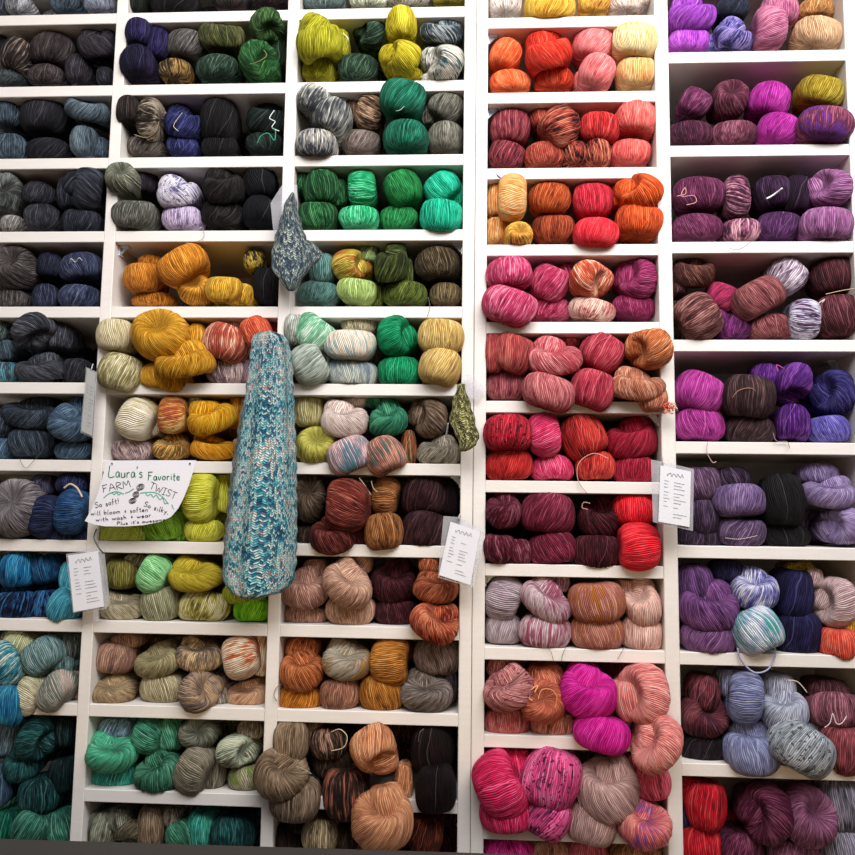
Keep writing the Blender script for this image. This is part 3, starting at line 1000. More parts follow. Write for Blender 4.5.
def yarn_material():
    """strands run pole to pole; the three dye colours are stored on each skein's mesh"""
    t = NT('hand dyed twisted wool yarn')
    uv = t.n('ShaderNodeUVMap', uv_map='strands'); sp = t.n('ShaderNodeSeparateXYZ'); t.l(uv.outputs[0], sp.inputs[0])
    tc = t.n('ShaderNodeTexCoord'); obj = tc.outputs['Object']
    at_ = [t.n('ShaderNodeAttribute', attribute_name=k) for k in ('dye_base', 'dye_light', 'dye_dark', 'dye_var')]
    var = t.n('ShaderNodeSeparateXYZ'); t.l(at_[3].outputs['Color'], var.inputs[0])   # x seed, y patchiness, z speckle
    off = t.n('ShaderNodeVectorMath', operation='ADD'); t.l(obj, off.inputs[0])
    cb = t.n('ShaderNodeCombineXYZ'); s37 = t.math('MULTIPLY', var.outputs[0], 37.0)
    t.l(s37, cb.inputs[0]); t.l(s37, cb.inputs[1]); t.l(cb.outputs[0], off.inputs[1])
    P = off.outputs[0]
    warp = t.noise(P, 20, 1)
    u = t.math('ADD', sp.outputs[0], t.math('MULTIPLY', t.math('SUBTRACT', warp, .5), 3.2))
    u = t.math('ADD', u, t.math('MULTIPLY', var.outputs[0], 50.0))
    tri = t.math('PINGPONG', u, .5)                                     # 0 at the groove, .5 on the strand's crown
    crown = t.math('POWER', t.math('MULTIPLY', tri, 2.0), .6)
    sid = t.math('FLOOR', u)
    cv = t.n('ShaderNodeCombineXYZ'); t.l(t.math('MULTIPLY', sid, 3.37), cv.inputs[0]); t.l(t.math('MULTIPLY', sp.outputs[1], 2.2), cv.inputs[1])
    strand = t.noise(cv.outputs[0], 1.0, 1)                              # colour runs along a strand
    lv = t.n('ShaderNodeCombineXYZ'); t.l(t.math('MULTIPLY', sid, 1.91), lv.inputs[0]); t.l(s37, lv.inputs[1])
    strand2 = t.noise(lv.outputs[0], .45, 1)                             # wider bundles of strands
    patch = t.noise(P, 22, 1)
    a = t.math('MULTIPLY', t.math('SUBTRACT', strand, .5), t.math('ADD', 1.3, t.math('MULTIPLY', var.outputs[1], 1.5)))
    b = t.math('MULTIPLY', t.math('SUBTRACT', strand2, .5), t.math('ADD', .9, t.math('MULTIPLY', var.outputs[1], 1.9)))
    c = t.math('MULTIPLY', t.math('SUBTRACT', patch, .5), t.math('MULTIPLY', var.outputs[1], 2.6))
    mixv = t.math('ADD', t.math('ADD', a, b), c)
    light = t.math('MULTIPLY', mixv, 1.7, clamp=True)
    dark = t.math('MULTIPLY', mixv, -1.7, clamp=True)
    col = t.mix(light, at_[0].outputs['Color'], at_[1].outputs['Color'])
    col = t.mix(dark, col, at_[2].outputs['Color'])
    spk = t.math('GREATER_THAN', t.noise(P, 150, 1), .64)
    col = t.mix(t.math('MULTIPLY', spk, var.outputs[2]), col, at_[2].outputs['Color'])
    w2 = t.noise(P, 13, 1)
    u2 = t.math('ADD', t.math('ADD', t.math('MULTIPLY', sp.outputs[0], .42), t.math('MULTIPLY', sp.outputs[1], .9)), t.math('MULTIPLY', w2, 5.0))
    id2 = t.n('ShaderNodeTexWhiteNoise', noise_dimensions='1D'); t.l(t.math('ADD', t.math('FLOOR', u2), t.math('FLOOR', s37)), id2.inputs['W'])
    stray = t.math('MULTIPLY', t.math('GREATER_THAN', id2.outputs[0], .72), t.math('GREATER_THAN', t.math('PINGPONG', u2, .5), .425))
    hl = t.mix(.35, at_[1].outputs['Color'], (.8, .76, .72), 'SCREEN'); hl = t.mix(.72, hl, at_[1].outputs['Color'])
    col = t.mix(t.math('MULTIPLY', stray, .38), col, hl)
    crown = t.math('MAXIMUM', crown, t.math('MULTIPLY', stray, .95))
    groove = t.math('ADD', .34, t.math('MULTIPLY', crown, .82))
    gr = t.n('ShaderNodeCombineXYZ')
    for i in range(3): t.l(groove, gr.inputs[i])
    col = t.mix(1.0, col, gr.outputs[0], 'MULTIPLY')  # crevice shade between strands painted into the yarn colour
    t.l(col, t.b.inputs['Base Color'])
    t.b.inputs['Roughness'].default_value = .72
    t.b.inputs['Specular IOR Level'].default_value = .16
    fz = t.noise(P, 420, 1)
    t.bump(t.math('ADD', crown, t.math('MULTIPLY', fz, .25)), .9, .0016)
    return t.m

def knit_material(name, cols, pos, blotch=14, mixamt=.45):
    t = NT(name)
    uv = t.n('ShaderNodeUVMap', uv_map='stitches'); sp = t.n('ShaderNodeSeparateXYZ'); t.l(uv.outputs[0], sp.inputs[0])
    tc = t.n('ShaderNodeTexCoord')
    w = t.noise(tc.outputs['Object'], 45, 2)
    u = t.math('ADD', sp.outputs[0], t.math('MULTIPLY', w, 1.2)); v0 = sp.outputs[1]
    fu = t.math('PINGPONG', u, .5)
    v = t.math('ADD', v0, t.math('MULTIPLY', fu, 1.6))
    c = t.n('ShaderNodeCombineXYZ'); t.l(t.math('FLOOR', t.math('MULTIPLY', u, 2)), c.inputs[0]); t.l(t.math('FLOOR', v), c.inputs[1])
    wn = t.n('ShaderNodeTexWhiteNoise', noise_dimensions='2D'); t.l(c.outputs[0], wn.inputs['Vector'])
    bl = t.noise(tc.outputs['Object'], blotch, 3, .6)
    val = t.math('ADD', t.math('MULTIPLY', wn.outputs[0], 1-mixamt), t.math('MULTIPLY', t.math('ADD', t.math('MULTIPLY', t.math('SUBTRACT', bl, .5), 2.6), .5, clamp=True), mixamt))
    r = t.n('ShaderNodeValToRGB'); r.color_ramp.interpolation = 'LINEAR'
    e = r.color_ramp.elements
    while len(e) < len(cols): e.new(.5)
    for k, (p, cc) in enumerate(zip(pos, cols)): e[k].position = p; e[k].color = (*lin(cc), 1)
    t.l(val, r.inputs[0])
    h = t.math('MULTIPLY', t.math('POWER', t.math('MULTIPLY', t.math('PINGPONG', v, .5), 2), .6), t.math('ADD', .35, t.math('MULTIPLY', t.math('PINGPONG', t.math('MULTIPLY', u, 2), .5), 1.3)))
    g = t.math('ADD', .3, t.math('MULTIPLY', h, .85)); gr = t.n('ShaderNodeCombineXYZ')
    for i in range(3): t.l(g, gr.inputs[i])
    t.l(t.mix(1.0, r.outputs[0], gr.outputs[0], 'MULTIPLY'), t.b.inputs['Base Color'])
    t.b.inputs['Roughness'].default_value = .85
    t.bump(h, 1.0, .003)
    return t.m

def plastic_material():
    t = NT('clear plastic sleeve'); tc = t.n('ShaderNodeTexCoord')
    tr = t.n('ShaderNodeBsdfTransparent'); tr.inputs[0].default_value = (.93, .93, .95, 1)
    t.b.inputs['Base Color'].default_value = (.8, .8, .83, 1); t.b.inputs['Roughness'].default_value = .12
    mx = t.n('ShaderNodeMixShader'); n = t.noise(tc.outputs['Object'], 25, 3)
    t.l(t.math('ADD', .12, t.math('MULTIPLY', n, .28)), mx.inputs[0])
    t.l(tr.outputs[0], mx.inputs[1]); t.l(t.b.outputs[0], mx.inputs[2]); t.l(mx.outputs[0], t.out.inputs[0])
    return t.m

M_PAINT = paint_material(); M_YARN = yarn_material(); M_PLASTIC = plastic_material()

# ------------------------------------------------------------------ shelving
Z0 = 1.45
TH = .024; DEP = .27
ABC = [1.231, 1.069, .904, .741, .579, .416, .255, .094, -.069, -.228, -.391, -.553, -.715, -.877, -1.039, -1.2, -1.361]
DD = [1.209, 1.041, .874, .709, .546, .384, .222, .062, -.102, -.263, -.428, -.597, -.76, -.923, -1.086, -1.249, -1.38]
EE = [1.160, .957, .754, .550, .348, .143, -.061, -.264, -.470, -.674, -.878, -1.082, -1.29]
COLS = {'A': (-1.128, -.776, ABC), 'B': (-.752, -.399, ABC), 'C': (-.374, -.019, ABC), 'D': (.031, .378, DD), 'E': (.406, .765, EE)}
def bookcase(label, cols, uprights, loc):
    root = empty('bookcase', loc); tag(root, label, 'bookcase')
    top = Z0 + max(COLS[c][2][0] for c in cols)
    for a, b in uprights:
        MB().box(a, b, 0, DEP, 0, top, .0015).build('upright', M_PAINT, root, loc)
    for c in cols:
        x0, x1, zs = COLS[c]
        for i, z in enumerate(zs):
            if c == 'A' and abs(z+.553) < .01: continue
            MB().box(x0, x1, .0012, DEP-.008, Z0+z-TH, Z0+z, .0012).build('shelf', M_PAINT, root, loc)
    a0 = min(COLS[c][0] for c in cols); a1 = max(COLS[c][1] for c in cols)
    MB().box(a0, a1, DEP-.008, DEP, 0, top-.03).build('back_panel', M_PAINT, root, loc)
    return root
bcL = bookcase('tall white three-bay bookcase left of the double upright, holding yarn', 'ABC',
         [(-1.153, -1.128), (-.776, -.752), (-.399, -.374), (-.019, .0055)], (-.57, 0, 0))
bcR = bookcase('tall white two-bay bookcase on the right holding red, pink and purple yarn', 'DE',
         [(.0065, .031), (.378, .406), (.765, .793)], (.4, 0, 0))
M_BRK = plain('pale translucent bracket plastic', (205, 215, 228), .25, .2, 60)
for px, py, par, s in ((834, 75, bcR, 1), (838, 165, bcR, 1), (842, 261, bcR, 1), (846, 360, bcR, 1), (124, 250, bcL, -1), (460, 249, bcL, 1),
                    (492, 43, bcR, -1), (492, 115, bcR, -1), (489, 580, bcR, -1), (459, 479, bcL, 1), (656, 424, bcR, 1)):
    p = at(px, py, .10 if par is bcR and px > 700 else .03)
    # wall side the bracket is screwed to
    best = None
    for c, (x0, x1, zs) in COLS.items():
        xe = x1 if s > 0 else x0
        if best is None or abs(xe-p[0]) < abs(best[0]-p[0]):
            zz = [Z0+z-TH for z in zs if Z0+z-TH > p[2]-.01]
            best = (xe, min(zz))
    xe, zt = best; b = MB()
    y = p[1]
    b.box(min(xe, xe-s*.003), max(xe, xe-s*.003), y-.009, y+.009, zt-.022, zt-.0002)
    b.box(min(xe, xe-s*.020), max(xe, xe-s*.020), y-.009, y+.009, zt-.0035, zt-.0002)
    n = len(b.v)   # triangular gusset
    b.v += [(xe-s*.002, y-.002, zt-.003), (xe-s*.017, y-.002, zt-.003), (xe-s*.002, y-.002, zt-.019),
            (xe-s*.002, y+.002, zt-.003), (xe-s*.017, y+.002, zt-.003), (xe-s*.002, y+.002, zt-.019)]
    b.f += [(n, n+1, n+2), (n+5, n+4, n+3), (n+1, n, n+3, n+4), (n+2, n+1, n+4, n+5), (n, n+2, n+5, n+3)]
    b.build('corner_bracket', M_BRK, par, tuple(par.location))

# ------------------------------------------------------------------ room
tag(MB().box(-2.6, 2.6, .30, .40, 0, 3.2).build('wall_back', plain('painted plaster wall', (214, 210, 208), .8, .05, 8, .001)), kind='structure')
fl = NT('worn wooden floorboards'); tc = fl.n('ShaderNodeTexCoord')
br = fl.n('ShaderNodeTexBrick'); br.inputs['Scale'].default_value = 1; br.inputs['Brick Width'].default_value = 1.4; br.inputs['Row Height'].default_value = .12
br.inputs['Mortar Size'].default_value = .003; br.inputs['Color1'].default_value = (*lin((150, 110, 76)), 1); br.inputs['Color2'].default_value = (*lin((128, 92, 62)), 1)
br.inputs['Mortar'].default_value = (*lin((60, 42, 30)), 1)
fl.l(tc.outputs['Object'], br.inputs[0]); fl.l(br.outputs[0], fl.b.inputs['Base Color']); fl.b.inputs['Roughness'].default_value = .5
tag(MB().box(-2.6, 2.6, -3.6, .30, -.1, 0).build('floor', fl.m), kind='structure')

# counter whose dark top edge crosses the bottom of the view
ct = empty('counter', (-.6, -.75, 0)); tag(ct, 'dark grey-brown counter edge crossing in front of the lowest shelves', 'counter')
M_CT = plain('dark matte countertop', (50, 47, 44), .6, .12, 9, .0004)
M_CB = plain('dark counter front', (60, 54, 50), .6, .15, 14)
pa = at(-90, 836.1, -.50); d_ = R_*(560-427.5)/FPX - U_*(855.5-427.5)/FPX + W_
pb = CAM + d_*((pa[2]-CAM[2])/d_[2])          # where the far edge leaves the view, same height
yaw = math.atan2(pb[1]-pa[1], pb[0]-pa[0]); ct.location = tuple(pa*np.array([1, 1, 0])); ct.rotation_euler = (0, 0, yaw)
zt = float(pa[2]); x1 = 1.0
b = MB().box(-.15, x1, -.52, 0, zt-.035, zt, .003); b.build('countertop', M_CT, ct)
zc = zt-.035
MB().box(-.12, x1-.03, -.48, -.46, .08, zc, .002).build('front_panel', M_CB, ct)
MB().box(-.12, x1-.03, -.06, -.04, .08, zc, .002).build('back_panel', M_CB, ct)
for x in (-.12, x1-.05): MB().box(x, x+.02, -.46, -.06, .08, zc).build('side_panel', M_CB, ct)
MB().box(-.10, x1-.05, -.44, -.08, 0, .08).build('plinth', M_CB, ct)

# ------------------------------------------------------------------ skeins
def dk(c):
    q = .3*c[0]+.55*c[1]+.15*c[2]; k = (.34+.66*min(1, q/.15)**.8)*(1+.16*min(1, max(0, (q-.25)/.3)))
    g = .06*(1-min(1, q/.2))     # deep dyes lose a little chroma
    return [min(.93, (v*(1-g)+q*g)*k) for v in c]   # deep dyes stay deep
PAL = {}
for l in PAL_TXT.split('\n'):
    if not l: continue
    k, d, c = l.split('|'); cs = [tuple(float(q) for q in w.split(',')) for w in c.split('/')]
    b0 = cs[0]
    if len(cs) < 2: cs.append(tuple(min(255, v*1.25+12) for v in b0))
    if len(cs) < 3: cs.append(tuple(v*.55 for v in b0))
    PAL[k] = (d, [dk(lin(v)) for v in cs])
CLEFT = {'v': (90, -4), 'u': (90, 27), 'd': (270, 27), 'l': (180, 27), 'r': (0, 27), 'o': (80, 62)}
NU, NV = 84, 30
def lobe(L, rng):
    """one ply end of a twisted skein: strands gather at two poles, the end bulges between them"""
    cx, cy, w, h, tilt, st, f = L
    yc = .045-.012*f
    ctr = at(cx, cy, yc); s = mpp(yc)
    W2, H2 = w*s/2, h*s/2
    ang, el = CLEFT[st]
    if st == 'v': el += rng.uniform(-8, 8); ang += rng.uniform(-8, 8)
    else: el += rng.uniform(-6, 8); ang += rng.uniform(-12, 12)
    a_, e_ = math.radians(ang), math.radians(el)
    ax = np.array([math.cos(a_)*math.cos(e_), -math.sin(e_), math.sin(a_)*math.cos(e_)])
    ref = np.array([1., 0, 0]) if abs(ax[0]) < .8 else np.array([0, 0, 1.])
    b = np.cross(ax, ref); b /= np.linalg.norm(b); c = np.cross(ax, b)
    ph = np.linspace(0, 2*math.pi, NU+1); th = np.linspace(.004, math.pi-.004, NV+1)
    PH, TH_ = np.meshgrid(ph, th, indexing='ij')
    tw = rng.uniform(-.35, .35) if st == 'v' else rng.uniform(.25, .7)*rng.choice((-1, 1))
    PP = PH + tw*(TH_-math.pi/2)
    sn, cs = np.sin(TH_), np.cos(TH_)
    dd = .22 if st == 'v' else (.55 if st == 'o' else .62)
    dim = 1-dd*np.exp(-(sn/(.42 if st == 'o' else .62))**2)
    lump = np.zeros_like(PH)
    for k in (2, 3, 5, 8, 13): lump += rng.uniform(.3, 1)*np.sin(k*PH+rng.uniform(0, 6.3)+.5*TH_)*(.022 if k < 6 else .012)
    lump += .012*np.sin(21*PH+rng.uniform(0, 6))*sn
    rad = (sn**.80)*(1+lump)
    P = (ax[None, None]*(cs*dim)[..., None] + b[None, None]*(rad*np.cos(PP))[..., None] + c[None, None]*(rad*np.sin(PP))[..., None])
    q = .93 if st == 'v' else .96
    for i in (0, 2):
        P[..., i] = np.sign(P[..., i])*np.abs(P[..., i])**q
    for i in (0, 2):
        lo, hi = P[..., i].min(), P[..., i].max(); P[..., i] = (P[..., i]-(lo+hi)/2)/((hi-lo)/2)
    rf = .50*min(W2, H2)*2*.92/1.0*.5*2*.5*2*.5 if False else .95*min(W2, H2)
    rf = min(rf, .045)
    Y = P[..., 1]; mn = abs(Y.min()); mx = Y.max()
    rb = min(.11, .245-yc)
    Y = np.where(Y < 0, Y/mn*rf, Y/mx*rb)
    X = P[..., 0]*W2; Z = P[..., 2]*H2
    # the plies behind taper a little as they twist into the shelf
    tp = 1-.34*np.clip(Y/.11, 0, 1)**2
    X, Z = X*tp, Z*tp
    bend = rng.uniform(-.10, .10) if st == 'v' else 0
    Z = Z + bend*H2*2*((X/W2)**2-.33)
    t = math.radians(tilt); X, Z = X*math.cos(t)-Z*math.sin(t), X*math.sin(t)+Z*math.cos(t)
    V = np.stack([X+ctr[0], Y+ctr[1], Z+ctr[2]], -1).reshape(-1, 3)
    N = max(16, int(round((w if st in 'vud' else h)*1.65)))
    uv = np.stack([PH/(2*math.pi)*N, TH_/math.pi*3], -1).reshape(-1, 2)
    return V, uv, ctr, rf, yc
i_, j_ = np.meshgrid(np.arange(NU), np.arange(NV), indexing='ij'); k0 = (i_*(NV+1)+j_).ravel()
QUADS = np.stack([k0, k0+1, k0+NV+2, k0+NV+1], -1)

class Sk: pass
SK = []; ox = oy = 0; sc = 1
for l in SK_TXT.split('\n'):
    t = l.split()
    if not t: continue
    if t[0] == '@': ox, oy, sc = float(t[1]), float(t[2]), float(t[3]); continue
    plus = t[0] == '+'
    if plus: t = t[1:]
    x, y, w, h, tl = map(float, t[:5])
    L = (ox+x/sc, oy+y/sc, w/sc, h/sc, tl, t[5], float(t[6]))
    if plus: SK[-1].lobes.append(L)
    else:
        s = Sk(); s.lobes = [L]; s.key = t[7]; s.n = len(SK); SK.append(s)
def cell_of(p):
    for c, (x0, x1, zs) in COLS.items():
        if x0-.013 <= p[0] <= x1+.014:
            for i in range(len(zs)-1):
                if zs[i+1]-TH/2 < p[2]-Z0 <= zs[i]-TH/2: return c, i
    return ('E', 1) if p[0] > 0 else ('A', 1)
for s in SK:
    s.cell = cell_of(at(s.lobes[0][0], s.lobes[0][1], 0))
# how much of each skein the view shows -> the 300 largest are things of their own
ids = -np.ones((855, 855), int); yy, xx = np.mgrid[0:855, 0:855]
for s, L in sorted(((s, L) for s in SK for L in s.lobes), key=lambda q: q[1][6]):
    t = math.radians(L[4]); dx, dy = xx-L[0], -(yy-L[1])
    u = (dx*math.cos(t)+dy*math.sin(t))/(L[2]/2); v = (-dx*math.sin(t)+dy*math.cos(t))/(L[3]/2)
    ids[u*u+v*v < 1] = s.n
cnt = np.bincount(ids[ids >= 0].ravel(), minlength=len(SK))
order = sorted(range(len(SK)), key=lambda n: -cnt[n])
INDIV = set(order[:300])

ORD = ['', 'first', 'second', 'third', 'fourth', 'fifth', 'sixth', 'seventh', 'eighth', 'ninth', 'tenth', 'eleventh', 'twelfth']
cells = {}
for s in SK: cells.setdefault(s.cell, []).append(s)
for key, lst in cells.items():
    ys = [q.lobes[0][1] for q in lst]
    c, i = key; zs = COLS[c][2]
    mid = (min(ys)+max(ys))/2
    two = max(ys)-min(ys) > 18
    for r in (0, 1):
        row = sorted([q for q in lst if ((q.lobes[0][1] > mid) == bool(r) if two else r == 0)], key=lambda q: q.lobes[0][0])
        for k, q in enumerate(row):
            q.pos = (('lower' if r else 'upper')+' row ' if two else '')+(ORD[k+1] if k+1 < 13 else 'last')+' from left'

SPECK = ('wli', 'lis', 'psp', 'drp', 'chs', 'ssp', 'goc0')
PATCHY = 'variegated multicolour and striped with edge'.split()
def clampcell(V, cell):
    c, i = cell; x0, x1, zs = COLS[c]
    zt, zb = Z0+zs[i]-TH-.0015, Z0+zs[i+1]+.0008
    if c == 'A' and abs(zs[i+1]+.553) < .01: zb = Z0+zs[i+2]+.0008
    if c == 'A' and abs(zs[i]+.553) < .01: zt = Z0+zs[i-1]-TH-.0015
    m = V[:, 1] > -.0015
    V[m, 0] = np.clip(V[m, 0], x0+.0012, x1-.0012); V[m, 2] = np.clip(V[m, 2], zb, zt)
    return V
def mesh_of(name, parts):
    """parts: list of (V, uv, dyes, var)"""
    me = bpy.data.meshes.new(name); n = 0; VV, FF, UU, A = [], [], [], [[], [], [], []]
    for V, uv, dy, var in parts:
        VV.append(V); FF.append(QUADS+n); UU.append(uv); n += len(V)
        for k in range(3): A[k].append(np.tile(np.array([*dy[k], 1.]), (len(V), 1)))
        A[3].append(np.tile(np.array([*var, 1.]), (len(V), 1)))
    V = np.concatenate(VV); F = np.concatenate(FF); U = np.concatenate(UU)
    me.vertices.add(len(V)); me.vertices.foreach_set('co', V.astype(np.float32).ravel())
    me.loops.add(F.size); me.loops.foreach_set('vertex_index', F.astype(np.int32).ravel())
    me.polygons.add(len(F)); me.polygons.foreach_set('loop_start', np.arange(0, F.size, 4, dtype=np.int32))
    me.update(calc_edges=True)
    ul = me.uv_layers.new(name='strands'); ul.data.foreach_set('uv', U[F.ravel()].astype(np.float32).ravel())
    for k, nm in enumerate(('dye_base', 'dye_light', 'dye_dark', 'dye_var')):
        a = me.attributes.new(nm, 'FLOAT_COLOR', 'POINT'); a.data.foreach_set('color', np.concatenate(A[k]).astype(np.float32).ravel())
    me.shade_smooth(); me.update()
    return me
def plies(lobes, rng):
    # a cleft end shows two plies: the near one folds over, the far one rises behind the cleft
    out = []
    for L in lobes:
        x, y, w, h, tl, st, f = L
        if st in 'udlr' and min(w, h) > 26:
            a = math.radians(CLEFT[st][0]); t = math.radians(tl); sg = rng.choice((-1, 1)); horiz = st in 'lr'
            def sh(k, side):
                lx, ly = math.cos(a)*k*w/2 + (0 if horiz else side*w/2), math.sin(a)*k*h/2 + (side*h/2 if horiz else 0)
                return x+lx*math.cos(t)-ly*math.sin(t), y-(lx*math.sin(t)+ly*math.cos(t))
            fx, fy = sh(-.17, 0); bx, by = sh(.27, .18*sg)
            out.append((fx, fy, w*(.84 if horiz else 1), h*(1 if horiz else .84), tl, st, f))
            out.append((bx, by, w*(.64 if horiz else .66), h*(.66 if horiz else .64), tl+(-35 if horiz else 35)*sg*.5, 'v', f-1.6))
        else: out.append(L)
    return out
stuff = []
COLN = {'A': 'leftmost', 'B': 'second', 'C': 'third', 'D': 'fourth', 'E': 'rightmost'}
for s in SK:
    rng = random.Random(s.n*7+3)
    desc, dy = PAL[s.key]
    var = (rng.random(), 1.0 if any(w in desc for w in PATCHY) or ' and ' in desc else .35, .9 if s.key in SPECK else 0.0)
    parts = []; s.geo = []
    for L in plies(s.lobes, rng):
        V, uv, ctr, rf, yc = lobe(L, rng)
        V = clampcell(V, s.cell); s.geo.append((L, ctr, rf, yc))
        parts.append((V, uv, dy, var))
    if s.n not in INDIV:
        stuff += parts; s.obj = None; continue
    base = np.array(s.geo[0][1])
    parts = [(V-base, uv, d, v) for V, uv, d, v in parts]
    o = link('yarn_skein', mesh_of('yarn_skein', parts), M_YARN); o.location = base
    c, i = s.cell
    first = 0 if c != 'E' else 0
    lab = f"{desc} yarn skein, {s.pos}, {ORD[i+1]} cubby down, {COLN[c]} column"
    tag(o, lab, 'yarn skein', f"yarn skeins in the {ORD[i+1]} cubby of the {COLN[c]} column")
    s.obj = o
for (c, i), lst in cells.items():
    x0, x1, zs = COLS[c]
    if zs[i+1] < -.8: continue
    zt, zb = Z0+zs[i]-TH, Z0+zs[i+1]; rng = random.Random(i*9+ord(c)); H = zt-zb
    if c == 'A' and i >= len(zs)-1: continue
    top_row = c in 'AC' or (c == 'B' and i not in (4,)) or (c == 'D' and i > 4)
    lstx = sorted(lst, key=lambda q: q.lobes[0][0])
    for r_ in ((0, 1) if top_row else (0,)):
        n = 4
        for k in range(n):
            wx = (x0+(x1-x0)*(k+.5)/n); wz = zb+H*((.22 if r_ == 0 else .60) if top_row else .2)
            q = lstx[min(len(lstx)-1, int((k+.5)/n*len(lstx)))]
            yb_ = .165; d_ = np.array([wx, yb_, wz])-CAM; t_ = d_@W_
            px_, py_ = 427.5+FPX*(d_@R_)/t_, 427.5-FPX*(d_@U_)/t_
            hp = H*.42/mpp(yb_)
            V, uv, ctr, rf, yc = lobe((px_, py_, (x1-x0)/n/mpp(yb_)*1.05, hp, 0, 'v', -10), rng)
            V = clampcell(V, (c, i)); dy = [[a*.8 for a in v] for v in PAL[q.key][1]]  # added back row, dyes darkened to put shade into the gaps
            stuff.append((V, uv, dy, (rng.random(), .4, 0)))
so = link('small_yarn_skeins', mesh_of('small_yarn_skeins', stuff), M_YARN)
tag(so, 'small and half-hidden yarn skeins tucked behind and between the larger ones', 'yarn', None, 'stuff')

# ------------------------------------------------------------------ loose ends and ties
def tube(points, r, n=6, closed=False):
    pts = [np.array(p, float) for p in points]
    # Catmull-Rom smoothing
    out = []
    for k in range(len(pts)-1):
        p0 = pts[max(0, k-1)]; p1 = pts[k]; p2 = pts[k+1]; p3 = pts[min(len(pts)-1, k+2)]
        for t in np.linspace(0, 1, 7)[:-1]:
            out.append(.5*((2*p1)+(-p0+p2)*t+(2*p0-5*p1+4*p2-p3)*t*t+(-p0+3*p1-3*p2+p3)*t**3))
    out.append(pts[-1])
    v, f = [], []
    for k, p in enumerate(out):
        d = out[min(k+1, len(out)-1)]-out[max(k-1, 0)]; d /= (np.linalg.norm(d)+1e-9)
        a = np.cross(d, [0, 1, 0]); a = a/(np.linalg.norm(a)+1e-9) if np.linalg.norm(a) > 1e-3 else np.array([1., 0, 0])
        b = np.cross(d, a)
        for q in range(n):
            g = 2*math.pi*q/n; v.append(tuple(p+a*r*math.cos(g)+b*r*math.sin(g)))
    for k in range(len(out)-1):
        for q in range(n):
            w = (q+1) % n; f.append((k*n+q, k*n+w, (k+1)*n+w, (k+1)*n+q))
    f += [tuple(range(n-1, -1, -1)), tuple((len(out)-1)*n+q for q in range(n))]
    return v, f
_tm = {}
def tmat(rgb):
    if rgb not in _tm: _tm[rgb] = plain('wool tie thread', rgb, .8, .15, 200)
    return _tm[rgb]
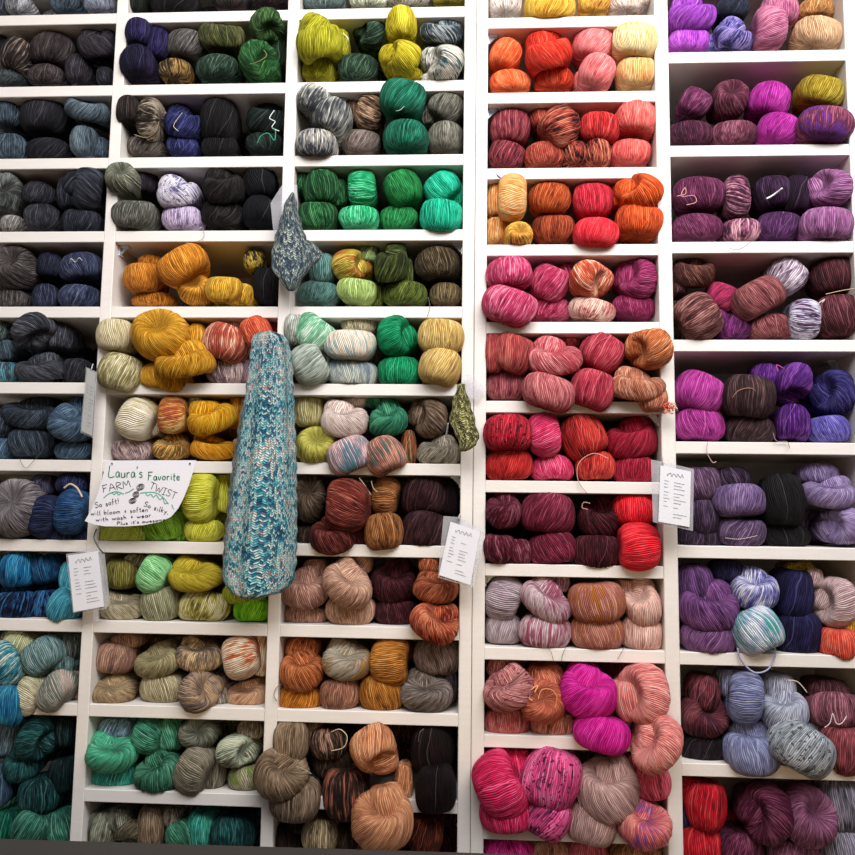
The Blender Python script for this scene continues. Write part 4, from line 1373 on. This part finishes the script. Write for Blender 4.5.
THREADS = [  # frame, host hint x y, radius mm, colour, points
 ((0,150,5.7), .9, (225,228,235), [(395,650),(405,620),(430,640),(450,615),(470,632)]),
 ((0,440,5.7), 2.2, (190,176,150), [(365,275),(400,252),(440,275),(468,325)]),
 ((100,0,4.275), .7, (205,195,170), [(335,560),(315,540),(330,510),(352,482)]),
 ((100,0,4.275), 1.0, (225,228,225), [(745,472),(725,505),(748,520),(735,545),(765,560)]),
 ((100,0,4.275), 1.0, (40,150,110), [(672,612),(690,580),(720,570),(745,600),(750,560),(735,545)]),
 ((100,0,4.275), .9, (150,128,100), [(145,575),(200,588),(240,560),(252,520)]),
 ((100,0,4.275), 1.0, (110,120,60), [(640,275),(680,262),(712,238),(700,215)]),
 ((95,180,4.275), .6, (150,150,150), [(460,205),(466,240),(445,260),(400,265),(385,280)]),
 ((275,0,4.275), 1.2, (225,225,215), [(292,145),(312,165),(306,190)]),
 ((275,0,4.275), .8, (190,220,205), [(518,475),(535,470),(552,455)]),
 ((275,180,4.275), .6, (95,110,95), [(655,500),(662,545),(648,590)]),
 ((275,350,4.275), 1.1, (175,160,135), [(360,548),(385,580),(410,620)]),
 ((275,350,4.275), 1.1, (175,160,135), [(412,560),(420,590),(438,608)]),
 ((250,655,4.275), 1.0, (205,190,160), [(345,330),(385,318),(415,350),(400,395),(345,410)]),
 ((250,655,4.275), .7, (120,100,90), [(720,372),(725,335),(742,315)]),
 ((250,655,4.275), 1.0, (200,185,160), [(200,478),(235,492),(262,508)]),
 ((265,530,4.275), .7, (120,105,60), [(50,732),(38,708),(48,675),(70,660)]),
 ((475,160,4.275), 1.0, (150,110,150), [(122,112),(118,85),(92,62),(108,78),(128,62)]),
 ((475,160,4.275), .8, (70,75,40), [(770,95),(795,120),(800,150),(780,170)]),
 ((475,320,4.275), .8, (215,160,140), [(570,592),(510,570),(455,598),(436,640),(445,695),(480,742)]),
 ((475,480,4.275), .9, (190,140,130), [(482,126),(458,118),(465,96),(492,100)]),
 ((475,480,4.275), .5, (110,85,95), [(300,712),(325,735),(335,775)]),
 ((475,480,4.275), .5, (110,85,95), [(390,712),(375,745),(370,775)]),
 ((475,480,4.275), .5, (130,80,70), [(640,712),(625,740),(610,765)]),
 ((475,655,4.275), 1.3, (225,160,110), [(245,195),(230,180),(240,150),(268,130),(255,160)]),
 ((475,655,4.275), .9, (222,150,100), [(270,190),(285,150),(325,148),(350,180),(340,230)]),
 ((475,655,4.275), 1.1, (90,40,80), [(290,592),(265,560),(272,530),(305,518)]),
 ((475,655,4.275), 1.1, (90,40,80), [(350,490),(362,450),(400,428),(432,462)]),
 ((655,160,4.275), .8, (215,150,150), [(92,155),(130,145),(128,118),(112,155),(165,152),(175,180),(135,192)]),
 ((655,160,4.275), 1.8, (225,225,230), [(478,165),(505,150),(545,120)]),
 ((655,160,4.275), .6, (120,95,95), [(320,378),(360,382),(410,350)]),
 ((655,160,4.275), .8, (205,170,130), [(730,574),(790,560),(850,550)]),
 ((655,160,4.275), .9, (215,205,205), [(700,612),(725,595),(715,610)]),
 ((655,330,4.275), .7, (165,120,105), [(330,290),(360,257),(415,250),(452,290)]),
 ((655,330,4.275), .7, (200,170,160), [(225,478),(222,520),(245,565),(262,562)]),
 ((655,330,4.275), .8, (160,125,120), [(505,440),(520,475),(565,478),(575,505)]),
 ((655,330,4.275), 1.0, (200,70,170), [(525,178),(520,150),(552,165)]),
 ((655,490,4.275), 1.7, (165,165,195), [(352,675),(370,730),(425,780),(485,765),(515,700),(500,640)]),
 ((655,490,4.275), .6, (205,185,185), [(300,205),(365,210),(437,195)]),
 ((655,655,4.275), 1.0, (205,195,175), [(565,108),(610,115),(650,160)]),
 ((655,655,4.275), .9, (215,205,210), [(725,310),(748,290),(760,250),(775,292),(800,290),(825,250)]),
 ((0,440,5.7), .5, (70,90,80), [(110,105),(145,160),(190,120),(235,68)]),
]
def surf_y(px, py, s):
    best = .01
    for L, ctr, rf, yc in s.geo:
        t = math.radians(L[4]); dx, dy = px-L[0], -(py-L[1])
        u = (dx*math.cos(t)+dy*math.sin(t))/(L[2]/2); v = (-dx*math.sin(t)+dy*math.cos(t))/(L[3]/2)
        r = u*u+v*v
        if r < 1: best = min(best, yc-rf*math.sqrt(1-r)*1.03)
    return best
def top_y(px, py):
    return min([surf_y(px, py, s) for s in SK if abs(s.lobes[0][0]-px) < 60 and abs(s.lobes[0][1]-py) < 70] + [.01])
def host_of(px, py):
    best = None
    for s in SK:
        if s.obj is None: continue
        for L, ctr, rf, yc in s.geo:
            r = ((px-L[0])/(L[2]/2))**2+((py-L[1])/(L[3]/2))**2
            sc_ = r + .04*yc/.012 if r < 1 else r+2
            if best is None or sc_ < best[0]: best = (sc_, s)
    return best[1]
for (ox, oy, sc), r, rgb, pts in THREADS:
    P = [(ox+x/sc, oy+y/sc) for x, y in pts]
    k = len(P)//2 if len(P) > 3 else 0
    s = host_of(*P[k]); 
    if s.cell and abs(P[0][1]-s.lobes[0][1]) > 40: s = host_of(*P[0])
    q = [at(x, y, min(top_y(x, y), -.0025 if top_y(x, y) >= .0099 else 1)-.0012-r*.0008) for x, y in P]
    v, f = tube(q, r*.001)
    b = MB(); b.v = v; b.f = f
    o = b.build('tie_thread', tmat(rgb), s.obj, tuple(s.obj.location), True)
# ------------------------------------------------------------------ tassel, knitted samples
def knit(name, rows, yb, thick, mat, su, sv, folds, label, parent=None, rag=.0015, seed=1):
    """rows of (py, x_left, x_right) trace the hanging piece; section is a soft flat tube with folds"""
    rg = random.Random(seed); NS = 64
    # resample
    R = []
    for k in range(len(rows)-1):
        (y0, a0, b0), (y1, a1, b1) = rows[k], rows[k+1]; n = max(2, int(abs(y1-y0)/2.2))
        for t in range(n): u = t/n; R.append((y0+(y1-y0)*u, a0+(a1-a0)*u, b0+(b1-b0)*u))
    R.append(rows[-1])
    V, U, F = [], [], []
    ph = [rg.uniform(0, 6.3) for _ in range(4)]
    for k, (py, a, b) in enumerate(R):
        L, Rr = at(a, py, yb), at(b, py, yb); c = (L+Rr)/2; hw = (Rr[0]-L[0])/2
        vv = k/len(R)
        e = min(1, k/3, (len(R)-1-k)/3); tk = thick*(.35+.65*e)
        for j in range(NS+1):
            g = 2*math.pi*j/NS; x = math.cos(g); fr = -math.sin(g)
            x2 = math.copysign(abs(x)**.8, x)
            yf = -tk*abs(fr)**.7 if fr < 0 else tk*.35*fr
            if fr < 0:
                yf += -folds*abs(fr)*(math.sin(x*6.5+ph[0]+vv*1.8)*.6+math.sin(x*11+ph[1]-vv*2.5)*.4)
            wob = rag*math.sin(k*.9+ph[2])*abs(x)**6
            V.append((c[0]+(hw+wob)*x2, c[1]+yf, c[2])); U.append((j/NS*2*su, k/(len(R)-1)*sv))
    for k in range(len(R)-1):
        for j in range(NS): F.append((k*(NS+1)+j, (k+1)*(NS+1)+j, (k+1)*(NS+1)+j+1, k*(NS+1)+j+1))
    n0 = 0; F.append(tuple(range(NS))); F.append(tuple((len(R)-1)*(NS+1)+j for j in range(NS-1, -1, -1)))
    me = bpy.data.meshes.new(name); org = V[len(V)//2]
    base = tuple(parent.location) if parent else org
    me.from_pydata([(a-base[0], b_-base[1], c_-base[2]) for a, b_, c_ in V], [], F)
    ul = me.uv_layers.new(name='stitches')
    for lp in me.loops: ul.data[lp.index].uv = U[lp.vertex_index]
    me.shade_smooth()
    o = link(name, me, mat, parent)
    if not parent: o.location = base
    return o
def sheet(name, poly, y, mat, parent, th=.0006, curl=None):
    b = MB(); n = len(poly); base = tuple(parent.location)
    pf = []
    for k, (x, py) in enumerate(poly):
        yy = y + (curl[k] if curl else 0); pf.append(at(x, py, yy))
    b.v = [tuple(p) for p in pf]+[(p[0], p[1]+th, p[2]) for p in pf]
    b.f = [tuple(range(n)), tuple(range(2*n-1, n-1, -1))]+[(k, n+k, n+(k+1) % n, (k+1) % n) for k in range(n)]
    b.f = [f[::-1] for f in b.f]
    return b.build(name, mat, parent, base)
def strip_tube(name, pts, r, mat, parent):
    v, f = tube(pts, r); b = MB(); b.v = v; b.f = f
    return b.build(name, mat, parent, tuple(parent.location), True)

M_STEEL = plain('small steel pin', (170, 170, 172), .35, .05, 20, 0, .9)
M_BLUEK = knit_material('teal and white speckled knitting', [(14,62,96),(16,126,158),(84,84,136),(48,176,192),(170,226,226),(236,243,234),(190,120,110),(250,250,244)],
                        [.10, .27, .31, .36, .52, .70, .80, .84])
M_GREYK = knit_material('slate and cream marled knitting', [(44,60,78),(84,104,120),(130,150,150),(206,214,200)], [.12, .38, .58, .88], 25, .15)
M_OLIVK = knit_material('olive and cream marled knitting', [(60,58,30),(110,108,48),(160,156,86),(216,208,150)], [.12, .36, .56, .85], 30, .15)
M_PALEK = knit_material('pale reverse of the knitting', [(90,120,128),(140,160,160),(176,186,182),(206,212,206)], [.1, .4, .65, .95], 20, .3)

def pin(parent, px, py, y1):
    p0 = at(px, py, .004); p1 = at(px, py, y1)
    return strip_tube('hanging_pin', [p0, (p0+p1)/2, p1], .0016, M_STEEL, parent)

g = empty('knitted_cowl', tuple(at(260, 460, -.05)))
tag(g, 'long teal, blue and white speckled knitted cowl hanging over the shelf divider', 'knitted sample')
knit('knitted_front', [(332,262,276),(336,255,284),(343,252,289),(355,251,292),(375,248,293),(395,246,294),(420,243,295),(445,239,296),(470,236,297),(500,231,297),
      (530,228,297),(555,225,297),(575,223,295),(585,225,291),(592,231,282),(597,238,262),(599,243,254)], -.058, .020, M_BLUEK, 22, 110, .011, '', g)
knit('knitted_back', [(400,243,262),(430,238,262),(460,233,262),(500,228,262),(540,224,262),(570,222.5,258),(584,225,256)], -.040, .006, M_PALEK, 14, 70, .001, '', g, seed=4)
pin(g, 270, 338, -.062)
sheet('plastic_sleeve', [(248,400),(297,500),(296,562),(291,583),(286,584),(240,590),(226,560)], -.035, M_PLASTIC, g)

g = empty('knitted_swatch', tuple(at(291, 245, -.04)))
tag(g, 'slate grey and cream diamond-shaped knitted swatch hanging between green and mustard cubbies', 'knitted sample')
knit('knitted_panel', [(193,291,294.5),(200,287.5,296),(207,284,297),(222,280,301),(238,275,306),(252,272,311),(262,271,312),(268,272,310),(274,275,306),(283,281.5,300),(291,289,294)],
     -.045, .010, M_GREYK, 15, 40, .003, '', g, seed=7)
knit('folded_corner', [(240,300,308),(247,300,318),(253,300,323),(262,302,318),(268,303,312)], -.030, .005, M_GREYK, 8, 14, .001, '', g, seed=9)
sheet('plastic_sleeve', [(282,185),(297,185),(298,210),(299,245),(276,247),(273,228),(270.5,203)], -.030, M_PLASTIC, g)
pin(g, 292.5, 197, -.047)

g = empty('knitted_swatch', tuple(at(465, 420, -.04)))
tag(g, 'small olive and cream ribbed knitted swatch hanging on the wide white upright', 'knitted sample')
knit('knitted_panel', [(384,457.5,464.8),(390,456,466),(397,454,468),(405,452,471),(414,450.5,473.5),(422,449,475.5),(426,450.5,476.5),(430,454,477.5),(438,457,479.5),(445,459,476.5),(449,460,470),(451.5,461,465.5)],
     -.050, .008, M_OLIVK, 9, 30, .003, '', g, seed=3)
pin(g, 461.5, 388, -.05)
strip_tube('stitch_holder', [at(448, 423, -.05), at(447, 430, -.05), at(445.6, 438, -.05)], .0018, M_STEEL, g)
sheet('plastic_sleeve', [(462,376),(470,374),(487,389),(478,401),(468,396)], -.012, M_PLASTIC, g)

# small coral tassel of yarn on the divider between the red and purple bays
tp = at(669.5, 408, -.03); g = empty('yarn_tassel', tuple(tp)); tag(g, 'tiny coral and cream yarn tassel poking past the divider by the copper skein', 'tassel')
rg = random.Random(5)
for nm, rgb, dx in (('coral_tuft', (214, 92, 70), -2), ('cream_tuft', (226, 190, 170), 3)):
    b = MB()
    for k in range(16):
        a = rg.uniform(0, 6.28); r = rg.uniform(2, 5)
        q0 = at(669.5+dx, 408, -.006 if k == 0 else -.026); q1 = at(669.5+dx+r*math.cos(a), 408+r*math.sin(a), -.036); q2 = at(669.5+dx+1.3*r*math.cos(a+.5), 408+1.2*r*math.sin(a+.5), -.028)
        v, f = tube([q0, q1, q2], .0012); n = len(b.v); b.v += v; b.f += [tuple(n+i for i in q) for q in f]
    b.build(nm, tmat(rgb), g, tuple(tp), True)

# ------------------------------------------------------------------ pen strokes
GL = {  # single stroke letters, x 0..w, y 0 baseline, 1 cap height
'L':(.6,[[(.15,1),(.05,0),(.6,.05)]]),'F':(.55,[[(.1,1),(.05,0)],[(.05,1),(.55,1)],[(.08,.55),(.42,.57)]]),
'A':(.65,[[(0,0),(.32,1),(.62,0)],[(.12,.38),(.52,.38)]]),'R':(.6,[[(.05,0),(.08,1),(.45,.95),(.5,.7),(.1,.5),(.6,0)]]),
'M':(.75,[[(.02,0),(.1,1),(.36,.35),(.62,1),(.72,0)]]),'T':(.6,[[(0,1),(.6,1)],[(.3,1),(.28,0)]]),
'W':(.8,[[(0,1),(.2,0),(.4,.7),(.58,0),(.8,1)]]),'I':(.4,[[(.2,1),(.2,0)],[(.02,1),(.38,1)],[(.02,0),(.38,0)]]),
'S':(.5,[[(.48,.88),(.3,1),(.08,.85),(.12,.6),(.42,.42),(.42,.12),(.2,0),(.0,.12)]]),
'P':(.5,[[(.08,0),(.1,1),(.42,.95),(.46,.65),(.1,.5)]]),
'a':(.42,[[(.36,.42),(.18,.48),(.03,.25),(.1,.02),(.26,.04),(.36,.42),(.38,.05),(.45,.05)]]),
'b':(.42,[[(.06,1),(.05,0)],[(.05,.25),(.2,.48),(.36,.3),(.3,.04),(.05,.04)]]),
'e':(.4,[[(.04,.25),(.32,.3),(.25,.48),(.08,.42),(.04,.15),(.18,0),(.36,.08)]]),
'f':(.35,[[(.34,.95),(.2,1),(.14,.8),(.1,-.1)],[(.0,.48),(.3,.5)]]),
'h':(.42,[[(.08,1),(.05,0)],[(.06,.3),(.22,.48),(.32,.35),(.34,0)]]),
'i':(.2,[[(.1,.46),(.1,0)],[(.1,.66),(.11,.7)]]),'k':(.4,[[(.06,1),(.05,0)],[(.32,.48),(.07,.22),(.34,0)]]),
'l':(.2,[[(.12,1),(.08,0),(.16,0)]]),'m':(.6,[[(.04,.46),(.04,0)],[(.05,.32),(.18,.48),(.27,.3),(.27,0)],[(.28,.32),(.42,.48),(.5,.3),(.52,0)]]),
'n':(.42,[[(.05,.46),(.05,0)],[(.06,.3),(.22,.48),(.32,.32),(.34,0)]]),'o':(.42,[[(.2,.48),(.03,.28),(.12,.02),(.32,.08),(.36,.34),(.2,.48)]]),
'r':(.32,[[(.05,.46),(.05,0)],[(.06,.3),(.16,.46),(.3,.44)]]),'s':(.34,[[(.3,.42),(.14,.48),(.06,.34),(.28,.18),(.22,.0),(.02,.04)]]),
't':(.3,[[(.14,.85),(.12,.05),(.24,0)],[(.0,.52),(.28,.55)]]),'u':(.42,[[(.04,.46),(.06,.06),(.2,0),(.34,.14),(.36,.46),(.38,0)]]),
'v':(.38,[[(.02,.46),(.16,0),(.34,.48)]]),'w':(.55,[[(.02,.46),(.14,0),(.27,.36),(.38,0),(.52,.48)]]),
'y':(.4,[[(.04,.46),(.18,.05)],[(.36,.46),(.1,-.4)]]),"'":(.16,[[(.1,1),(.06,.78)]]),'!':(.22,[[(.12,1),(.1,.25)],[(.1,.05),(.11,.0)]]),
',':(.18,[[(.1,.06),(.04,-.14)]]),'.':(.18,[[(.08,.04),(.1,0)]]),'&':(.45,[[(.4,.35),(.12,.35)],[(.25,.6),(.25,.05)],[(.25,.6),(.3,.72)]]),' ':(.3,[]),
}
def write(text, p0, p1, cap, arc=0, jit=0, seed=2):
    """strokes (pixel space) of text running from p0 to p1"""
    rg = random.Random(seed); tot = sum(GL[c][0]+.1 for c in text)
    dx, dy = p1[0]-p0[0], p1[1]-p0[1]; ln = math.hypot(dx, dy); ux, uy = dx/ln, dy/ln; k = ln/tot
    out = []; x = 0
    for c in text:
        w, st = GL[c]; jy = rg.uniform(-jit, jit)
        for s in st:
            o = []
            for a, b in s:
                t = (x+a)*k; hh = b*cap + jy + arc*math.sin(math.pi*t/ln)
                o.append((p0[0]+ux*t+uy*hh, p0[1]+uy*t-ux*hh))
            out.append(o)
        x += w+.1
    return out
def ribbons(name, strokes, wpx, y, mat, parent, fr=None):
    b = MB()
    for s in strokes:
        if fr: s = [(fr[0]+a/fr[2], fr[1]+c/fr[2]) for a, c in s]
        # smooth
        q = []
        if len(s) > 2:
            for k in range(len(s)-1):
                p0, p1, p2, p3 = s[max(0,k-1)], s[k], s[k+1], s[min(len(s)-1,k+2)]
                for t in (0, .33, .66):
                    q.append(tuple(.5*((2*p1[i])+(-p0[i]+p2[i])*t+(2*p0[i]-5*p1[i]+4*p2[i]-p3[i])*t*t+(-p0[i]+3*p1[i]-3*p2[i]+p3[i])*t**3) for i in (0, 1)))
            q.append(s[-1])
        else: q = list(s)
        n = len(b.v)
        for k, (a, c) in enumerate(q):
            a0, c0 = q[max(0, k-1)]; a1, c1 = q[min(len(q)-1, k+1)]
            l = math.hypot(a1-a0, c1-c0) or 1; nx, ny = -(c1-c0)/l*wpx/2, (a1-a0)/l*wpx/2
            b.v += [tuple(at(a+nx, c+ny, y)), tuple(at(a-nx, c-ny, y))]
        for k in range(len(q)-1): b.f.append((n+2*k, n+2*k+1, n+2*k+3, n+2*k+2))
    return b.build(name, mat, parent, tuple(parent.location))
M_PAPER = plain('white paper', (232, 230, 236), .7, .03, 12)
M_CARD = plain('white card', (226, 226, 232), .6, .03, 12)
M_GREEN = plain('green marker ink', (18, 120, 78), .6, .1, 50)
M_TEAL = plain('pale teal marker ink', (90, 176, 150), .6, .1, 50)
M_BLACK = plain('black marker ink', (42, 40, 48), .6, .1, 50)
M_INK = plain('grey print', (122, 122, 134), .6, .1, 50)

YS = -.040
g = empty('handwritten_sign', tuple(at(140, 492, YS))); tag(g, "white paper sign handwritten Laura's Favorite Farm Twist in green and black marker", 'sign')
sheet('paper', [(106.5,460.6),(150,460.2),(196.3,460.3),(193,472),(188.5,486),(184,497),(178.5,508),(171,516.8),(160,521.9),(143,525.2),(125,526.4),(105,526.3),(94,524.5),(84.7,521),(87.5,516),(91,511),(96,498.5),(99.5,488),(102.2,478.9)], YS, M_PAPER, g)
fr = (84, 455, 7.125); ya = YS-.0007
ribbons('green_handwriting', write("Laura's", (172,158), (425,160), 78, 0, 2) + write('Favorite', (455,180), (690,178), 58, 0, 2, 5), .9, ya, M_GREEN, g, fr)
ribbons('teal_underline', [[(140,305),(180,275),(230,260),(285,278)],[(292,272),(320,262),(355,240)],[(200,268),(215,282),(232,266),(246,284),(262,272)],
    [(400,272),(430,268),(500,266),(560,298),(602,350)],[(440,272),(455,290),(475,278),(495,300),(515,285),(540,318),(560,305),(575,345),(595,340)],[(625,352),(640,388)]], .9, ya, M_TEAL, g, fr)
black = write('FARM', (138,270), (340,222), 50, 0, 3) + write('TWIST', (462,238), (655,318), 50, 0, 2, 9)
black += write('So soft!', (82,378), (258,342), 38, 0, 2) + write('So silky,', (425,362), (605,425), 36, 0, 2, 4)
black += write('will bloom & soften', (50,430), (462,402), 32, 0, 2) + write('with wash & wear.', (85,474), (498,440), 30, 0, 2) + write("Plus it's awesome", (235,499), (585,470), 22, 0, 1)
ribbons('black_handwriting', black, .6, ya, M_BLACK, g, fr)
dood = []
for cx, cy, rx, ry, a in ((402,228,28,20,-.5), (370,282,22,20,-.4), (346,326,26,18,-.3)):
    for k, q in ((0, 1), (1, .66), (2, .3)):
        dood.append([(cx+rx*q*math.cos(t)*math.cos(a)-ry*q*math.sin(t)*math.sin(a), cy+rx*q*math.cos(t)*math.sin(a)+ry*q*math.sin(t)*math.cos(a)) for t in np.linspace(0, 6.3, 13)])
dood += [[(385,240),(376,262)],[(392,250),(382,268)],[(362,298),(352,312)]]
ribbons('skein_doodle', dood, .6, ya, M_BLACK, g, fr)
for px, py in ((112, 463), (190, 463)): strip_tube('pushpin', [at(px, py, .003), at(px, py, YS/2), at(px, py, YS-.003)], .0018, M_STEEL, g)

def info_card(label, card, sleeve, y, seed, lines=11, hang=None, edge=False):
    c = np.mean(np.array(card), 0); g = empty('information_card', tuple(at(c[0], c[1], y))); tag(g, label, 'card', 'information cards in clear sleeves')
    sheet('card', card, y, M_CARD if not edge else plain('greyish card edge', (168, 168, 166), .5, .05, 20), g)
    if sleeve: sheet('plastic_sleeve', sleeve, y+.003, M_PLASTIC, g)
    rg = random.Random(seed); tl, tr, brr_, bl = [np.array(q, float) for q in card]
    def P(u, v): return tuple((tl*(1-u)+tr*u)*(1-v)+(bl*(1-u)+brr_*u)*v)
    st = []
    if not edge:
        hd = [P(.22+.55*t+0*t, .12+.025*math.sin(t*26)+.012*math.sin(t*47)) for t in np.linspace(0, 1, 26)]
        ribbons('script_heading', [hd], .45, y-.0007, M_INK, g)
    v = .25
    for k in range(lines):
        a = .14; w1 = rg.uniform(.10, .2); 
        if k < lines-3: st.append([P(a, v), P(a+w1, v)])
        if rg.random() < .9: st.append([P(.46, v+.005), P(.46+rg.uniform(.15, .45), v+.005)])
        v += .62/lines if k not in (2, 6) else .62/lines*1.5
    ribbons('printed_lines', st, .38, y-.0007, M_INK, g)
    if hang:
        pts = [at(hang[0], hang[1], -.002 if hang[2] else y+.002)]+[at(a, b, y+.002) for a, b in hang[3]]
        strip_tube('hanging_tie', pts, .0012, tmat(hang[4]), g)
    return g
info_card('white information card in a clear sleeve, hanging below the handwritten sign', [(68,555.5),(98,551),(104,606.5),(73.7,612)],
          [(66,554),(97,549.5),(104,549),(110,603),(105,609),(73,613)], -.036, 3, hang=(96.5,529,True,[(94,538),(99,548),(104,553)],(50,80,64)))
info_card('white information card in a clear sleeve, between rust and burgundy yarn', [(450.5,521.7),(480,531.6),(470.4,585),(439,575)],
          [(443.5,516),(459,517),(485,533),(473.5,588),(438,577.5)], -.056, 8, hang=(460,514,True,[(459,517),(459,520)],(190,190,192)))
info_card('white information card in a clear sleeve, between scarlet and dusky purple yarn', [(660.5,465.3),(691,471.6),(689.5,527),(658.4,521.6)],
          [(651,459.5),(664,462),(694,469),(693,531),(653,522)], -.056, 12, hang=(663,458,True,[(663,461),(663,465)],(190,190,192)))
info_card('grey card turned almost edge-on on the leftmost divider', [(87,368.5),(95.6,373),(92,436),(81.5,431)],
          [(86,367),(97,372),(93,438),(80.5,432.5)], -.040, 20, edge=True, hang=(93,364,True,[(92,367),(91,371)],(190,190,192)))

# ------------------------------------------------------------------ light
def area(name, loc, target, sx, sy, power, rgb):
    l = bpy.data.lights.new(name, 'AREA'); l.shape = 'RECTANGLE'; l.size = sx; l.size_y = sy; l.energy = power; l.color = rgb
    o = bpy.data.objects.new(name, l); COL.objects.link(o); o.location = loc
    o.rotation_euler = (Vector(target)-Vector(loc)).to_track_quat('-Z', 'Y').to_euler(); return o
kl = area('ceiling_light_panel', (.5, -1.40, 3.15), (.1, 0, 2.05), 2.6, 1.0, LK, (1.0, .975, .97)); kl.data.spread = 2.1
wl = area('warm_fill_light', (-.1, -1.55, 1.12), (-.1, 0, .80), 1.6, .2, 1.5, (1.0, .68, .30)); wl.data.spread = 1.5  # unseen fill, added to warm the bottom shelves
w = bpy.data.worlds.new('shop surroundings'); scene.world = w; w.use_nodes = True; nt = w.node_tree
bg = nt.nodes['Background']; tcw = nt.nodes.new('ShaderNodeTexCoord'); sep = nt.nodes.new('ShaderNodeSeparateXYZ'); rmp = nt.nodes.new('ShaderNodeValToRGB')
mr = nt.nodes.new('ShaderNodeMapRange'); mr.inputs[1].default_value = -1; mr.inputs[2].default_value = 1
nt.links.new(tcw.outputs['Generated'], sep.inputs[0]); nt.links.new(sep.outputs[2], mr.inputs[0]); nt.links.new(mr.outputs[0], rmp.inputs[0]); nt.links.new(rmp.outputs[0], bg.inputs[0])
e = rmp.color_ramp.elements; e[0].position = .30; e[0].color = (.16, .09, .04, 1); e[1].position = .72; e[1].color = (.95, .95, 1.0, 1)
x = e.new(.5); x.color = (.48, .39, .29, 1)
bg.inputs[1].default_value = WK
